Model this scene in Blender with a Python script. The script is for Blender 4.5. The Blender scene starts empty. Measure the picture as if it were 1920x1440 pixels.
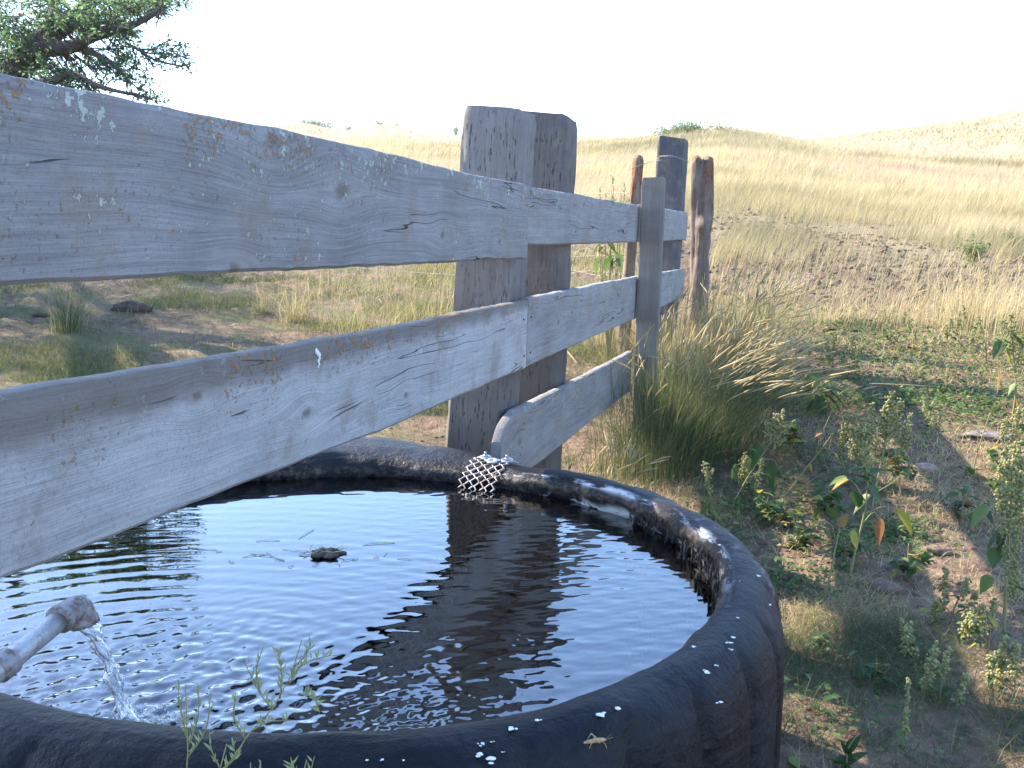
import bpy, math, random
import numpy as np
from mathutils import Vector, Matrix
R_=math.radians
sc=bpy.context.scene; COL=sc.collection
rng=np.random.default_rng(7); random.seed(7)
# ------------------------------------------------------------------ camera
CAMZ=1.25; PITCH=R_(9.0975); ROLL=R_(1.9356); FPX=1867.0
cp,sp_,cr,sr=math.cos(PITCH),math.sin(PITCH),math.cos(ROLL),math.sin(ROLL)
cam=bpy.data.objects.new('camera',bpy.data.cameras.new('camera')); COL.objects.link(cam)
cam.data.sensor_width=36; cam.data.lens=FPX/1920*36; cam.data.clip_start=0.05; cam.data.clip_end=3000
ax=Vector((cr,sr*sp_,sr*cp)); ay=Vector((-sr,cr*sp_,cr*cp)); az_=Vector((0,-cp,sp_))
cam.matrix_world=Matrix(((ax.x,ay.x,az_.x,0),(ax.y,ay.y,az_.y,0),(ax.z,ay.z,az_.z,CAMZ),(0,0,0,1)))
sc.camera=cam
# ------------------------------------------------------------------ light
SUN_AZ=R_(-58); SUN_EL=R_(34.5)
sd=Vector((math.sin(SUN_AZ)*math.cos(SUN_EL),math.cos(SUN_AZ)*math.cos(SUN_EL),math.sin(SUN_EL)))
sc.world=bpy.data.worlds.new('World'); sc.world.use_nodes=True
wt=sc.world.node_tree; bg=wt.nodes['Background']; sky=wt.nodes.new('ShaderNodeTexSky')
sky.sky_type='NISHITA'; sky.sun_disc=False; sky.sun_elevation=SUN_EL; sky.sun_rotation=SUN_AZ
sky.altitude=600; sky.air_density=1.3; sky.dust_density=.6; sky.ozone_density=2.2
mxs=wt.nodes.new('ShaderNodeMix'); mxs.data_type='RGBA'; mxs.blend_type='MULTIPLY'; mxs.inputs[0].default_value=1; mxs.inputs[7].default_value=(.86,.98,1.17,1)   # blue tint on the sky, emulating a cool white balance
wt.links.new(sky.outputs[0],mxs.inputs[6]); wt.links.new(mxs.outputs[2],bg.inputs[0]); bg.inputs[1].default_value=0.15
sun=bpy.data.objects.new('sun',bpy.data.lights.new('sun','SUN')); COL.objects.link(sun)
sun.data.energy=4.8; sun.data.angle=R_(0.53); sun.data.color=(1.0,0.88,0.72)
sun.rotation_euler=sd.to_track_quat('Z','Y').to_euler()
vs=sc.view_settings; vs.view_transform='Standard'; vs.look='None'; vs.gamma=1; vs.exposure=1.95
sc.cycles.max_bounces=8; sc.cycles.transparent_max_bounces=16
sc.cycles.caustics_reflective=False; sc.cycles.caustics_refractive=False
# ------------------------------------------------------------------ measuring helpers
def ray(x,y):
    a,b=(x-960)/FPX,(y-720)/FPX
    u,v=a*cr+b*sr,-a*sr+b*cr
    return np.array([u,cp-v*sp_,-sp_-v*cp])
def onz(x,y,z):
    r=ray(x,y); return r*((z-CAMZ)/r[2])+[0,0,CAMZ]
def dep(x,y,d):
    r=ray(x,y); return r*(d/r[1])+[0,0,CAMZ]
FAZ=math.atan2(0.2842749,1.01139523)
F=np.array([math.sin(FAZ),math.cos(FAZ),0]); Nn=np.array([F[1],-F[0],0]); P0=np.array([-0.29826,2.14230,0])
def fw(t,n,z): return P0+F*t+Nn*n+np.array([0,0,z])      # fence frame to world
TC=np.array([-0.330,1.902]); TR=0.740
# ------------------------------------------------------------------ noise
def _h(i,j,s):
    n=(i.astype(np.int64)*374761393+j.astype(np.int64)*668265263+s*1442695041)&0x7fffffff
    n=((n^(n>>13))*1274126177)&0x7fffffff
    return ((n^(n>>16))&0xffff)/65535.0
def vn(x,y,s=0):
    x=np.asarray(x,float);y=np.asarray(y,float)
    i=np.floor(x);j=np.floor(y);a=x-i;b=y-j;a=a*a*(3-2*a);b=b*b*(3-2*b)
    return (_h(i,j,s)*(1-a)+_h(i+1,j,s)*a)*(1-b)+(_h(i,j+1,s)*(1-a)+_h(i+1,j+1,s)*a)*b
def fbm(x,y,s=0,o=4):
    r=0;a=.5
    for k in range(o): r=r+a*vn(x*2**k,y*2**k,s+k*17); a*=.5
    return r/(1-.5**o)
def sstep(a,b,x):
    t=np.clip((np.asarray(x,float)-a)/(b-a),0,1); return t*t*(3-2*t)
# ------------------------------------------------------------------ terrain
SK1=[(-3000,205),(-500,225),(0,235),(300,242),(560,249),(640,256),(720,252),(870,264),(1000,262),(1080,258),(1200,248),(1270,233),(1360,228),(1450,239),(1560,266),(1700,276),(1920,292),(2600,300),(5000,300)]
SK2=[(-3000,250),(0,245),(520,250),(575,246),(640,260),(700,247),(740,249),(790,262),(870,268),(1080,268),(1400,284),(1560,272),(1640,260),(1760,247),(1860,233),(1900,224),(1930,219),(2100,215),(5000,215)]
def elev(tab):
    px=np.array([a for a,b in tab],float); out=[]
    azs=[]
    for a,b in tab:
        if a<-200 or a>2150:
            azs.append(math.atan((a-960)/FPX)); out.append(math.atan((445-b)/FPX))
        else:
            r=ray(a,b); azs.append(math.atan2(r[0],r[1])); out.append(math.atan2(r[2],math.hypot(r[0],r[1])))
    return np.array(azs),np.array(out)
A1,E1=elev(SK1); A2,E2=elev(SK2)
R1,R2=70.0,270.0
def gz(x,y,fine=True):
    x=np.asarray(x,float); y=np.asarray(y,float)
    r=np.hypot(x,y); a=np.arctan2(x,np.maximum(y,0.001)); back=sstep(0,-6,y)
    e1=np.interp(a,A1,E1); e2=np.interp(a,A2,E2)
    z1=CAMZ+R1*np.tan(e1)-.35; z2=CAMZ+R2*np.tan(e2)
    s=np.clip((r-7.5)/(R1-7.5),0,1)
    near=z1*s**1.22+.40*sstep(3.8,9,r)*(1-s)
    s2=np.clip((r-R1)/(R2-R1),0,1)
    dip=-3.5*np.sin(np.clip(s2*2.2,0,1)*math.pi)
    far=z1+(z2-z1)*sstep(0.08,1,s2)+dip
    z=np.where(r<R1,near,far)
    z=np.where(r>R2,z2-(r-R2)*.05,z)
    z=z*(1-back)
    z=z+(fbm(x*.35,y*.35,3)-.5)*.16*sstep(3.5,9,r)+(fbm(x*.06,y*.06,9)-.5)*1.2*sstep(16,60,r)*sstep(R1,R1-25,r)
    z=z+(fbm(x*.03,y*.03,19)-.5)*1.2*sstep(80,150,r)*sstep(R2+5,R2-70,r)
    if fine:
        rough=.25+.75*sstep(.42,.6,fbm(x*.9,y*.9,41))
        k=np.clip(r/5,1,3)*rough
        z=z+(fbm(x*3,y*3,5,3)-.5)*.07*k*sstep(40,15,r)+(fbm(x*13,y*13,6,3)-.5)*.030*k*sstep(30,10,r)
    return z
def gp(px,py):
    r=ray(px,py); lo=1.0
    for d in np.concatenate([np.arange(1,30,.05),np.arange(30,300,.5)]):
        p=r*(d/r[1])+[0,0,CAMZ]
        if p[2]<gz(p[0],p[1],False): return p
    return p
# ------------------------------------------------------------------ mesh helpers
def tag(o,label=None,cat=None,group=None,kind=None):
    if label: o['label']=label
    if cat: o['category']=cat
    if group: o['group']=group
    if kind: o['kind']=kind
    return o
def thing(name,label,cat,loc=(0,0,0),group=None):
    o=bpy.data.objects.new(name,None); COL.objects.link(o); o.empty_display_size=.1; o.location=loc
    return tag(o,label,cat,group)
def link(name,me,mat,parent=None,smooth=True,world=False):
    o=bpy.data.objects.new(name,me); COL.objects.link(o)
    if mat is not None: me.materials.append(mat)
    if smooth and len(me.polygons): me.polygons.foreach_set('use_smooth',[True]*len(me.polygons))
    if parent is not None:
        o.parent=parent
        if world: o.matrix_parent_inverse=Matrix.Translation(Vector(parent.location)).inverted()
    return o
def mesh_np(name,V,quads=None,tris=None,tone=None):
    V=np.asarray(V,np.float32); nq=0 if quads is None else len(quads); nt=0 if tris is None else len(tris)
    me=bpy.data.meshes.new(name); me.vertices.add(len(V)); me.vertices.foreach_set('co',V.ravel())
    li=[];ls=[]
    if nq: li.append(np.asarray(quads,np.int32).ravel()); ls.append(np.arange(nq)*4)
    if nt: li.append(np.asarray(tris,np.int32).ravel()); ls.append(nq*4+np.arange(nt)*3)
    li=np.concatenate(li); ls=np.concatenate(ls)
    me.loops.add(len(li)); me.loops.foreach_set('vertex_index',li.astype(np.int32))
    me.polygons.add(nq+nt); me.polygons.foreach_set('loop_start',ls.astype(np.int32))
    if tone is not None:
        at=me.attributes.new('tone','FLOAT','POINT'); at.data.foreach_set('value',np.asarray(tone,np.float32))
    me.update(calc_edges=True); return me
class MB:
    def __init__(s): s.v=[];s.q=[];s.t=[];s.n=0;s.tone=[]
    def add(s,V,q=(),t=(),tone=0.5):
        V=np.asarray(V,float).reshape(-1,3)
        s.v.append(V)
        if len(q): s.q.append(np.asarray(q)+s.n)
        if len(t): s.t.append(np.asarray(t)+s.n)
        s.tone.append(np.full(len(V),tone) if np.isscalar(tone) else tone); s.n+=len(V)
    def loft(s,rings,cap=True,tone=.5,closed=False):
        rings=np.asarray(rings,float); m,k=rings.shape[:2]
        V=rings.reshape(-1,3); i=np.arange(m if closed else m-1)[:,None]*k; j=np.arange(k)[None]
        i2=(np.arange(m if closed else m-1)[:,None]+1)%m*k
        q=np.stack([i+j,i+(j+1)%k,i2+(j+1)%k,i2+j],-1).reshape(-1,4)
        t=[]
        if cap and not closed:
            c0=rings[0].mean(0);c1=rings[-1].mean(0); V=np.vstack([V,c0,c1])
            for a in range(k):
                t.append((m*k,(a+1)%k,a)); t.append((m*k+1,(m-1)*k+a,(m-1)*k+(a+1)%k))
        s.add(V,q,t,tone)
    def tube(s,pts,rad,seg=6,tone=.5,wob=0):
        pts=np.asarray(pts,float); n=len(pts); rad=np.full(n,rad) if np.isscalar(rad) else np.asarray(rad,float)
        T=np.gradient(pts,axis=0); T/=np.linalg.norm(T,axis=1)[:,None]+1e-9
        ref=np.array([0,0,1.]) if abs(T[0][2])<.9 else np.array([1.,0,0])
        u=np.cross(T[0],ref);u/=np.linalg.norm(u); rings=[]
        for i in range(n):
            u=u-T[i]*(u@T[i]); u/=np.linalg.norm(u)+1e-9; w=np.cross(T[i],u)
            a=np.arange(seg)/seg*2*math.pi
            rr=rad[i]*(1+wob*(rng.random(seg)-.5)) if wob else rad[i]
            rings.append(pts[i]+(np.cos(a)*rr)[:,None]*u+(np.sin(a)*rr)[:,None]*w if not np.isscalar(rr) else pts[i]+np.cos(a)[:,None]*rr*u+np.sin(a)[:,None]*rr*w)
        s.loft(rings,tone=tone)
    def blob(s,c,r,tone=.5,sc_=(1,1,1),jit=.0):
        p=(1+5**.5)/2
        V=np.array([(-1,p,0),(1,p,0),(-1,-p,0),(1,-p,0),(0,-1,p),(0,1,p),(0,-1,-p),(0,1,-p),(p,0,-1),(p,0,1),(-p,0,-1),(-p,0,1)],float)/1.9
        V=V*(1+jit*(rng.random((12,1))-.5))
        T=[(0,11,5),(0,5,1),(0,1,7),(0,7,10),(0,10,11),(1,5,9),(5,11,4),(11,10,2),(10,7,6),(7,1,8),(3,9,4),(3,4,2),(3,2,6),(3,6,8),(3,8,9),(4,9,5),(2,4,11),(6,2,10),(8,6,7),(9,8,1)]
        s.add(V*r*np.array(sc_)+np.asarray(c),(),T,tone)
    def build(s,name,mat,parent=None,smooth=True,world=False):
        me=mesh_np(name,np.vstack(s.v),np.vstack(s.q) if s.q else None,np.vstack(s.t) if s.t else None,np.concatenate(s.tone))
        return link(name,me,mat,parent,smooth,world)
def smooth_path(pts,n=12):
    pts=np.asarray(pts,float); k=len(pts)
    d=np.r_[0,np.cumsum(np.linalg.norm(np.diff(pts,axis=0),axis=1))]; t=np.linspace(0,d[-1],n)
    m=np.gradient(pts,d,axis=0) if k>2 else np.repeat((pts[1:]-pts[:1])/d[-1],2,0)
    i=np.clip(np.searchsorted(d,t)-1,0,k-2); h=d[i+1]-d[i]; s=((t-d[i])/h)[:,None]; h=h[:,None]
    return (2*s**3-3*s**2+1)*pts[i]+(s**3-2*s**2+s)*h*m[i]+(-2*s**3+3*s**2)*pts[i+1]+(s**3-s**2)*h*m[i+1]
# ------------------------------------------------------------------ material helpers
class NT:
    def __init__(s,name,rough=.8):
        s.m=bpy.data.materials.new(name); s.m.use_nodes=True; s.t=s.m.node_tree; s.b=s.t.nodes['Principled BSDF']; s.b.inputs['Roughness'].default_value=rough
        s.out=s.t.nodes['Material Output']
    def set(s,sock,v):
        if isinstance(v,bpy.types.NodeSocket): s.t.links.new(v,sock)
        else: sock.default_value=v
    def n(s,typ,out=0,ins={},**pr):
        nd=s.t.nodes.new(typ)
        for k,v in pr.items(): setattr(nd,k,v)
        for k,v in ins.items(): s.set(nd.inputs[k],v)
        return nd.outputs[out]
    def f(s,op,a,b=0.0,c=0.0): return s.n('ShaderNodeMath',0,{0:a,1:b,2:c},operation=op)
    def co(s,kind='Object'): return s.n('ShaderNodeTexCoord',kind)
    def xyz(s,v): 
        nd=s.t.nodes.new('ShaderNodeSeparateXYZ'); s.set(nd.inputs[0],v); return nd.outputs
    def vec(s,x,y,z): return s.n('ShaderNodeCombineXYZ',0,{0:x,1:y,2:z})
    def mp(s,v,scale): return s.n('ShaderNodeMapping',0,{'Vector':v,'Scale':scale})
    def noise(s,v,scale=1.0,detail=4.0,rough=.55,dist=0.0): return s.n('ShaderNodeTexNoise',0,{'Vector':v,'Scale':scale,'Detail':detail,'Roughness':rough,'Distortion':dist})
    def step(s,v,a,b): return s.n('ShaderNodeMapRange',0,{0:v,1:a,2:b,3:0.0,4:1.0},interpolation_type='SMOOTHSTEP')
    def mix(s,f,a,b,mode='MIX'):
        nd=s.t.nodes.new('ShaderNodeMix'); nd.data_type='RGBA'; nd.blend_type=mode
        s.set(nd.inputs[0],f)
        for i,v in ((6,a),(7,b)): s.set(nd.inputs[i],v if isinstance(v,bpy.types.NodeSocket) else (*v,1) if len(v)==3 else v)
        return nd.outputs[2]
    def bump(s,h,dist=.01,st=1.0): 
        s.t.links.new(s.n('ShaderNodeBump',0,{'Height':h,'Distance':dist,'Strength':st}),s.b.inputs['Normal'])
    def ramp(s,f,stops):
        nd=s.t.nodes.new('ShaderNodeValToRGB'); e=nd.color_ramp.elements
        while len(e)<len(stops): e.new(.5)
        for k,(p,c) in enumerate(stops): e[k].position=p; e[k].color=(*c,1)
        s.set(nd.inputs[0],f); return nd.outputs[0]
    def col(s,c): s.set(s.b.inputs['Base Color'],c if isinstance(c,bpy.types.NodeSocket) else (*c,1))
def leafmat(name,stops,trans=.45,rough=.6,spec=.3):
    M=NT(name,rough); t=M.n('ShaderNodeAttribute',2,attribute_name='tone')
    nz=M.noise(M.co(),30,3); c=M.ramp(M.f('ADD',t,M.f('MULTIPLY',M.f('SUBTRACT',nz,.5),.25)),stops)
    M.col(c); M.b.inputs['Specular IOR Level'].default_value=spec
    tr=M.n('ShaderNodeBsdfTranslucent',0,{'Color':M.mix(.35,c,(1,1,.55),'MULTIPLY')})
    M.t.links.new(M.n('ShaderNodeMixShader',0,{0:trans,1:M.b.outputs[0],2:tr}),M.out.inputs[0]); return M.m
def plain(name,c,rough=.6,metal=0,nscale=0,var=.3,bump=0):
    M=NT(name,rough)
    if nscale:
        nz=M.noise(M.co(),nscale,5); M.col(M.mix(M.step(nz,.3,.7),[x*(1-var) for x in c],[min(1,x*(1+var)) for x in c]))
        if bump: M.bump(nz,bump)
    else: M.col(c)
    M.b.inputs['Metallic'].default_value=metal; return M.m
def wood(name,axis='X',light=(.40,.385,.37),dark=(.17,.155,.15),knots=(),ztop=None,orange=.5,pale=.3,stain=0,ticks=0,rust=None,seed=0,orange_all=0,fine=1.0):
    M=NT(name,.85); M.b.inputs['Specular IOR Level'].default_value=.25
    p=M.co(); x,y,z=M.xyz(p)
    if axis=='Z': L,C,D=z,M.f('ADD',M.f('MULTIPLY',x,.62),y),M.f('SUBTRACT',x,y)
    else: L,C,D=x,z,y
    L=M.f('ADD',L,seed*3.17)
    w=M.noise(M.vec(M.f('MULTIPLY',L,1.4),D,M.f('MULTIPLY',C,2.5)),1,2,.5)
    g=M.f('ADD',C,M.f('MULTIPLY',M.f('SUBTRACT',w,.5),.07))
    spot=None
    for (kx,kz,kr) in knots:
        dx=M.f('MULTIPLY',M.f('SUBTRACT',L,kx+seed*3.17),.55); dz=M.f('SUBTRACT',C,kz)
        d2=M.f('ADD',M.f('MULTIPLY',dx,dx),M.f('MULTIPLY',dz,dz))
        e=M.f('EXPONENT',M.f('MULTIPLY',d2,-1/(2.6*kr)**2))
        g=M.f('SUBTRACT',g,M.f('MULTIPLY',M.f('MULTIPLY',dz,e),.9))
        s=M.f('SUBTRACT',1.0,M.step(M.f('ADD',M.f('SQRT',d2),M.f('MULTIPLY',M.f('SUBTRACT',M.noise(p,60,2),.5),kr*.8)),kr*.15,kr*.75)); spot=s if spot is None else M.f('MAXIMUM',spot,s)
    fine_=M.noise(M.vec(M.f('MULTIPLY',L,5),M.f('MULTIPLY',D,60),M.f('MULTIPLY',g,210*fine)),1,6,.75)
    broad=M.noise(M.vec(M.f('MULTIPLY',L,.7),M.f('MULTIPLY',D,9),M.f('MULTIPLY',g,42*fine)),1,4,.6)
    blot=M.noise(M.mp(p,(4.5,4.5,7)),1,7,.72)
    k=M.f('ADD',M.f('MULTIPLY',M.step(fine_,.28,.72),.46),M.f('ADD',M.f('MULTIPLY',M.step(broad,.25,.75),.22),M.f('MULTIPLY',M.step(blot,.28,.72),.36)))
    c=M.mix(k,dark,light)
    c=M.mix(M.f('MULTIPLY',M.step(M.noise(p,7,6,.7),.50,.68),.55),c,(.25,.20,.155))
    c=M.mix(M.f('MULTIPLY',M.step(M.noise(p,230,2,.6),.50,.75),.35),c,(.12,.11,.105))
    cr_=M.noise(M.vec(M.f('MULTIPLY',L,1.3),1.7,M.f('MULTIPLY',g,26)),1,2,.5)
    crack=M.f('SUBTRACT',1.0,M.step(M.f('ABSOLUTE',M.f('SUBTRACT',cr_,.5)),.002,.009))
    crack=M.f('MULTIPLY',crack,0.0 if axis=='Z' else M.step(M.noise(M.vec(M.f('MULTIPLY',L,2.2),0.3,M.f('MULTIPLY',C,16)),1,2),.56,.63))
    c=M.mix(M.f('MULTIPLY',crack,.85),c,(.03,.025,.02))
    h=M.f('ADD',M.f('MULTIPLY',fine_,.6),M.f('SUBTRACT',M.f('MULTIPLY',broad,.7),M.f('MULTIPLY',crack,1.3)))
    if spot is not None:
        c=M.mix(M.f('MULTIPLY',spot,.8),c,(.16,.12,.09))
    if ticks:
        tk=M.noise(M.vec(M.f('MULTIPLY',L,26),M.f('MULTIPLY',D,90),M.f('MULTIPLY',C,130)),1,1.5,.5)
        tk=M.f('MULTIPLY',M.step(tk,.63,.70),M.step(M.noise(p,4,2),.30,.55))
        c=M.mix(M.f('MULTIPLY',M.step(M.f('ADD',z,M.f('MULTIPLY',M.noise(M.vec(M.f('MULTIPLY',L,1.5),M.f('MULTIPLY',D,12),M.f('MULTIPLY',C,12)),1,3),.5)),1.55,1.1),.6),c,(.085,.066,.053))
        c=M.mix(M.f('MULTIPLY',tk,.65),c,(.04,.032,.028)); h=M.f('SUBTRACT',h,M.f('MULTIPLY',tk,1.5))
    if stain and ztop is not None:
        sm=M.f('SUBTRACT',1.0,M.step(M.f('SUBTRACT',M.f('ADD',ztop,M.f('MULTIPLY',M.noise(M.mp(p,(9,3,2)),1,3),.05)),z),.045,.085))
        c=M.mix(M.f('MULTIPLY',sm,stain),c,(.13,.10,.075))
    if ztop is not None and (orange or pale):
        dz=M.f('SUBTRACT',ztop,z); m=M.f('SUBTRACT',1.0,M.step(dz,.0,.15)); m=M.f('MAXIMUM',m,orange_all)
        n1=M.noise(p,85,5,.7); zone=M.step(M.noise(p,6,2),.42,.62)
        th=M.f('ADD',.665,M.f('MULTIPLY',M.f('MULTIPLY',m,zone),-.15))
        o=M.f('MULTIPLY',M.step(M.f('SUBTRACT',n1,th),0,.05),orange)
        c=M.mix(o,c,(.42,.20,.055)); 
        n2=M.noise(M.f('ADD',p,0) if False else M.mp(p,(1.0,1.0,1.01)),70,5,.68)
        z2=M.step(M.noise(M.mp(p,(1,1,1.3)),8.7,2),.45,.63)
        th2=M.f('ADD',.65,M.f('MULTIPLY',M.f('MULTIPLY',m,z2),-.15))
        q=M.f('MULTIPLY',M.step(M.f('SUBTRACT',M.f('SUBTRACT',1.0,n2),th2),0,.04),pale)
        c=M.mix(q,c,(.52,.55,.47)); h=M.f('ADD',h,M.f('MULTIPLY',M.f('ADD',o,q),.5))
    if rust:
        rm=M.step(M.f('ADD',M.noise(M.mp(p,(9,9,4)),1,4,.65),M.f('MULTIPLY',M.step(z,rust[0],rust[1]),.35)),.60,.78)
        c=M.mix(M.f('MULTIPLY',rm,.85),c,M.mix(M.step(M.noise(p,40,4,.7),.35,.65),(.09,.03,.018),(.26,.095,.035)))
    M.col(c); M.bump(h,.004,1.0); return M.m
# ------------------------------------------------------------------ ground
def build_ground():
    na=1150; rr=[0.0]; r=.35
    while r<400: rr.append(r); r*= 1.0155 if r<30 else 1.035
    rr=np.array(rr); f=np.linspace(-1,1,na); aa=np.radians(42)*f
    aa=np.concatenate([np.radians(np.linspace(-180,-43.5,60)),aa,np.radians(np.linspace(43.5,180,60))])
    Rg,Ag=np.meshgrid(rr,aa,indexing='ij'); X=Rg*np.sin(Ag);Y=Rg*np.cos(Ag)
    Z=gz(X,Y); V=np.stack([X,Y,Z],-1).reshape(-1,3); m,k=X.shape
    i=np.arange(m-1)[:,None]*k; j=np.arange(k-1)[None]
    q=np.stack([i+j,i+j+1,i+k+j+1,i+k+j],-1).reshape(-1,4)[:, ::-1]
    me=mesh_np('ground',V,q)
    M=NT('soil_and_turf',.95); M.b.inputs['Specular IOR Level'].default_value=.15
    p=M.co(); x,y,z=M.xyz(p)
    r=M.f('SQRT',M.f('ADD',M.f('MULTIPLY',x,x),M.f('MULTIPLY',y,y)))
    n1=M.noise(p,1.6,6,.62); n2=M.noise(p,14,6,.7); n3=M.noise(p,.11,5,.6); n4=M.noise(p,55,3,.7)
    soil=M.mix(M.step(n2,.3,.7),(.080,.050,.034),(.25,.165,.11))
    soil=M.mix(M.f('MULTIPLY',M.step(n1,.45,.7),.7),soil,(.27,.185,.125))
    straw=M.mix(M.step(n4,.35,.65),(.18,.135,.08),(.34,.27,.16))
    soil=M.mix(M.f('MULTIPLY',M.step(M.noise(p,9,5,.7),.50,.62),.7),soil,straw)
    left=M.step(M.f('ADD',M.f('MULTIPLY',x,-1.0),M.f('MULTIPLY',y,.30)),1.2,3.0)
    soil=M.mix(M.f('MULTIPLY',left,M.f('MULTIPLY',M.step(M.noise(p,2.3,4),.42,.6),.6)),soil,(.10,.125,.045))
    mudz=M.f('MULTIPLY',M.step(r,8.5,12),M.f('ADD',.45,M.f('MULTIPLY',M.step(M.noise(p,3,5,.7),.4,.6),.5)))
    soil=M.mix(M.f('MULTIPLY',mudz,M.f('SUBTRACT',1.0,left)),soil,(.105,.072,.052))
    gold=M.mix(M.step(n3,.35,.65),(.23,.185,.10),(.33,.275,.17))
    gold=M.mix(M.f('MULTIPLY',M.step(M.noise(p,.5,6,.7),.45,.7),.45),gold,(.18,.17,.075))
    pk=M.f('MULTIPLY',M.step(M.noise(p,.045,3),.50,.58),.35); gold=M.mix(pk,gold,(.30,.19,.14))
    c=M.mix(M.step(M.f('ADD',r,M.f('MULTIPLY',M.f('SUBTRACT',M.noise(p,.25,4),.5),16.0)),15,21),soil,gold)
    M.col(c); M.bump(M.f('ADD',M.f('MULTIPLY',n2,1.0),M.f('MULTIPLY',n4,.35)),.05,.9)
    o=link('ground',me,M.m); tag(o,kind='structure')
build_ground()
# ------------------------------------------------------------------ grass
def blades(P,h,w,ld,la,tone,segs=3,curve=1.6):
    """P roots, h heights, w widths, ld lean direction angle, la lean amount, tone"""
    n=len(P); lv=np.linspace(0,1,segs+1)
    d=np.stack([np.cos(ld),np.sin(ld),np.zeros(n)],1); s_ang=rng.uniform(0,math.pi,n)
    side=np.stack([np.cos(s_ang),np.sin(s_ang),np.zeros(n)],1)
    V=[];T=[]
    for k,l in enumerate(lv[:-1]):
        c=P+d*(la*h*l**curve)[:,None]; c[:,2]+=h*l*(1-.35*np.minimum(la,1.6)*l)
        ww=(w*(1-.55*l))[:,None]*.5
        V+=[c-side*ww,c+side*ww]
    tip=P+d*(la*h)[:,None]; tip[:,2]+=h*(1-.35*np.minimum(la,1.6)); V.append(tip)
    V=np.stack(V,1); m=V.shape[1]; base=(np.arange(n)*m)[:,None]
    q=[np.stack([base[:,0]+2*k,base[:,0]+2*k+1,base[:,0]+2*k+3,base[:,0]+2*k+2],1) for k in range(segs-1)]
    t=np.stack([base[:,0]+2*segs-2,base[:,0]+2*segs-1,base[:,0]+2*segs],1)
    lvv=np.concatenate([np.repeat(lv[:-1],2),[1]])
    tn=tone[:,None]+0*lvv[None]
    return V.reshape(-1,3),(np.vstack(q) if q else np.zeros((0,4),int)),t,tn.ravel()
DRY=[(0,(.21,.19,.10)),(.25,(.33,.28,.15)),(.55,(.46,.375,.21)),(.80,(.54,.45,.29)),(1,(.44,.31,.22))]
M_dry=leafmat('dry_grass_blades',DRY,.42)
M_green=leafmat('green_grass_blades',[(0,(.05,.07,.028)),(.45,(.12,.145,.055)),(.7,(.27,.24,.11)),(1,(.46,.36,.20))],.45)
M_mixed=leafmat('mixed_grass_blades',[(0,(.045,.075,.03)),(.4,(.11,.145,.06)),(.62,(.33,.27,.12)),(1,(.62,.50,.29))],.42)
def scatter(n,r0,r1,a0,a1,prob,power=1.0):
    """image-uniform polar scatter, log-uniform in range"""
    r=np.exp(rng.uniform(math.log(r0),math.log(r1),n)); a=np.radians(rng.uniform(a0,a1,n))
    x=r*np.sin(a); y=r*np.cos(a); k=rng.random(n)<prob(x,y,r); x,y,r=x[k],y[k],r[k]
    return x,y,r
def behind_fence(x,y): return (x-P0[0])*Nn[0]+(y-P0[1])*Nn[1]
def in_tank(x,y): return np.hypot(x-TC[0],y-TC[1])<1.02
def field():
    # golden prairie rising on the right and in the distance
    def pr(x,y,r):
        n=fbm(x*.5,y*.5,71); patch=np.maximum(.09+.8*sstep(.55,.68,n+.10*sstep(15,22,r)),sstep(20.5,25,r+5*(fbm(x*.15,y*.15,44)-.5)))
        left=behind_fence(x,y)<-.3
        return np.where(left,sstep(15,26,r)*.8+.02,patch)*sstep(8.0,13,r)
    x,y,r=scatter(520000,6,78,-33,32,pr)
    n=len(x); tuft=fbm(x*1.7,y*1.7,23)
    h=(rng.uniform(.22,.55,n))*(.55+.8*tuft)*(.7+.3*sstep(9,16,r)); w=.0022*np.clip(r/7,1,9)*rng.uniform(.7,1.4,n)
    P=np.stack([x,y,gz(x,y)-.02],1); tone=np.clip(.58+1.5*(fbm(x*.30,y*.30,31)-.5)+2.0*(fbm(x*.05,y*.09,35)-.5)+rng.normal(0,.15,n),0,1)
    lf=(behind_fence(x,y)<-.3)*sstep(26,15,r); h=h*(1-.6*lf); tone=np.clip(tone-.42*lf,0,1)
    V,q,t,tn=blades(P,h,w,rng.uniform(-.9,.9,n),rng.uniform(.1,.6,n),tone,2)
    o=link('dry_grass',mesh_np('dry_grass',V,q,t,tn),M_dry,smooth=False)
    tag(o,'tall golden dry prairie grass covering the slope beyond the fence','grass',kind='stuff')
def left_grass():
    def pr(x,y,r):
        b=behind_fence(x,y)<-.15
        return b*(sstep(.45,.60,fbm(x*1.1,y*1.1,91))*.95+.10)*sstep(19,14,r)*(~in_tank(x,y))
    x,y,r=scatter(330000,3.2,19,-33,8,pr); n=len(x)
    h=rng.uniform(.03,.095,n)*(.7+.9*fbm(x*2,y*2,15))*(1+.7*sstep(9,16,r)); w=.0028*np.clip(r/5,1,5)*rng.uniform(.7,1.3,n)
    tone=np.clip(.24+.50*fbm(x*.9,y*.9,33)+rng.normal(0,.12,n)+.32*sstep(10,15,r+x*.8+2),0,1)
    P=np.stack([x,y,gz(x,y)-.01],1)
    V,q,t,tn=blades(P,h,w,rng.uniform(0,6.28,n),rng.uniform(.2,1.2,n),tone,2)
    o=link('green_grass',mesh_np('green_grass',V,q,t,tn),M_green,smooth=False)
    tag(o,'short patchy green grass in the tree shade behind the fence','grass',kind='stuff')
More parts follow.
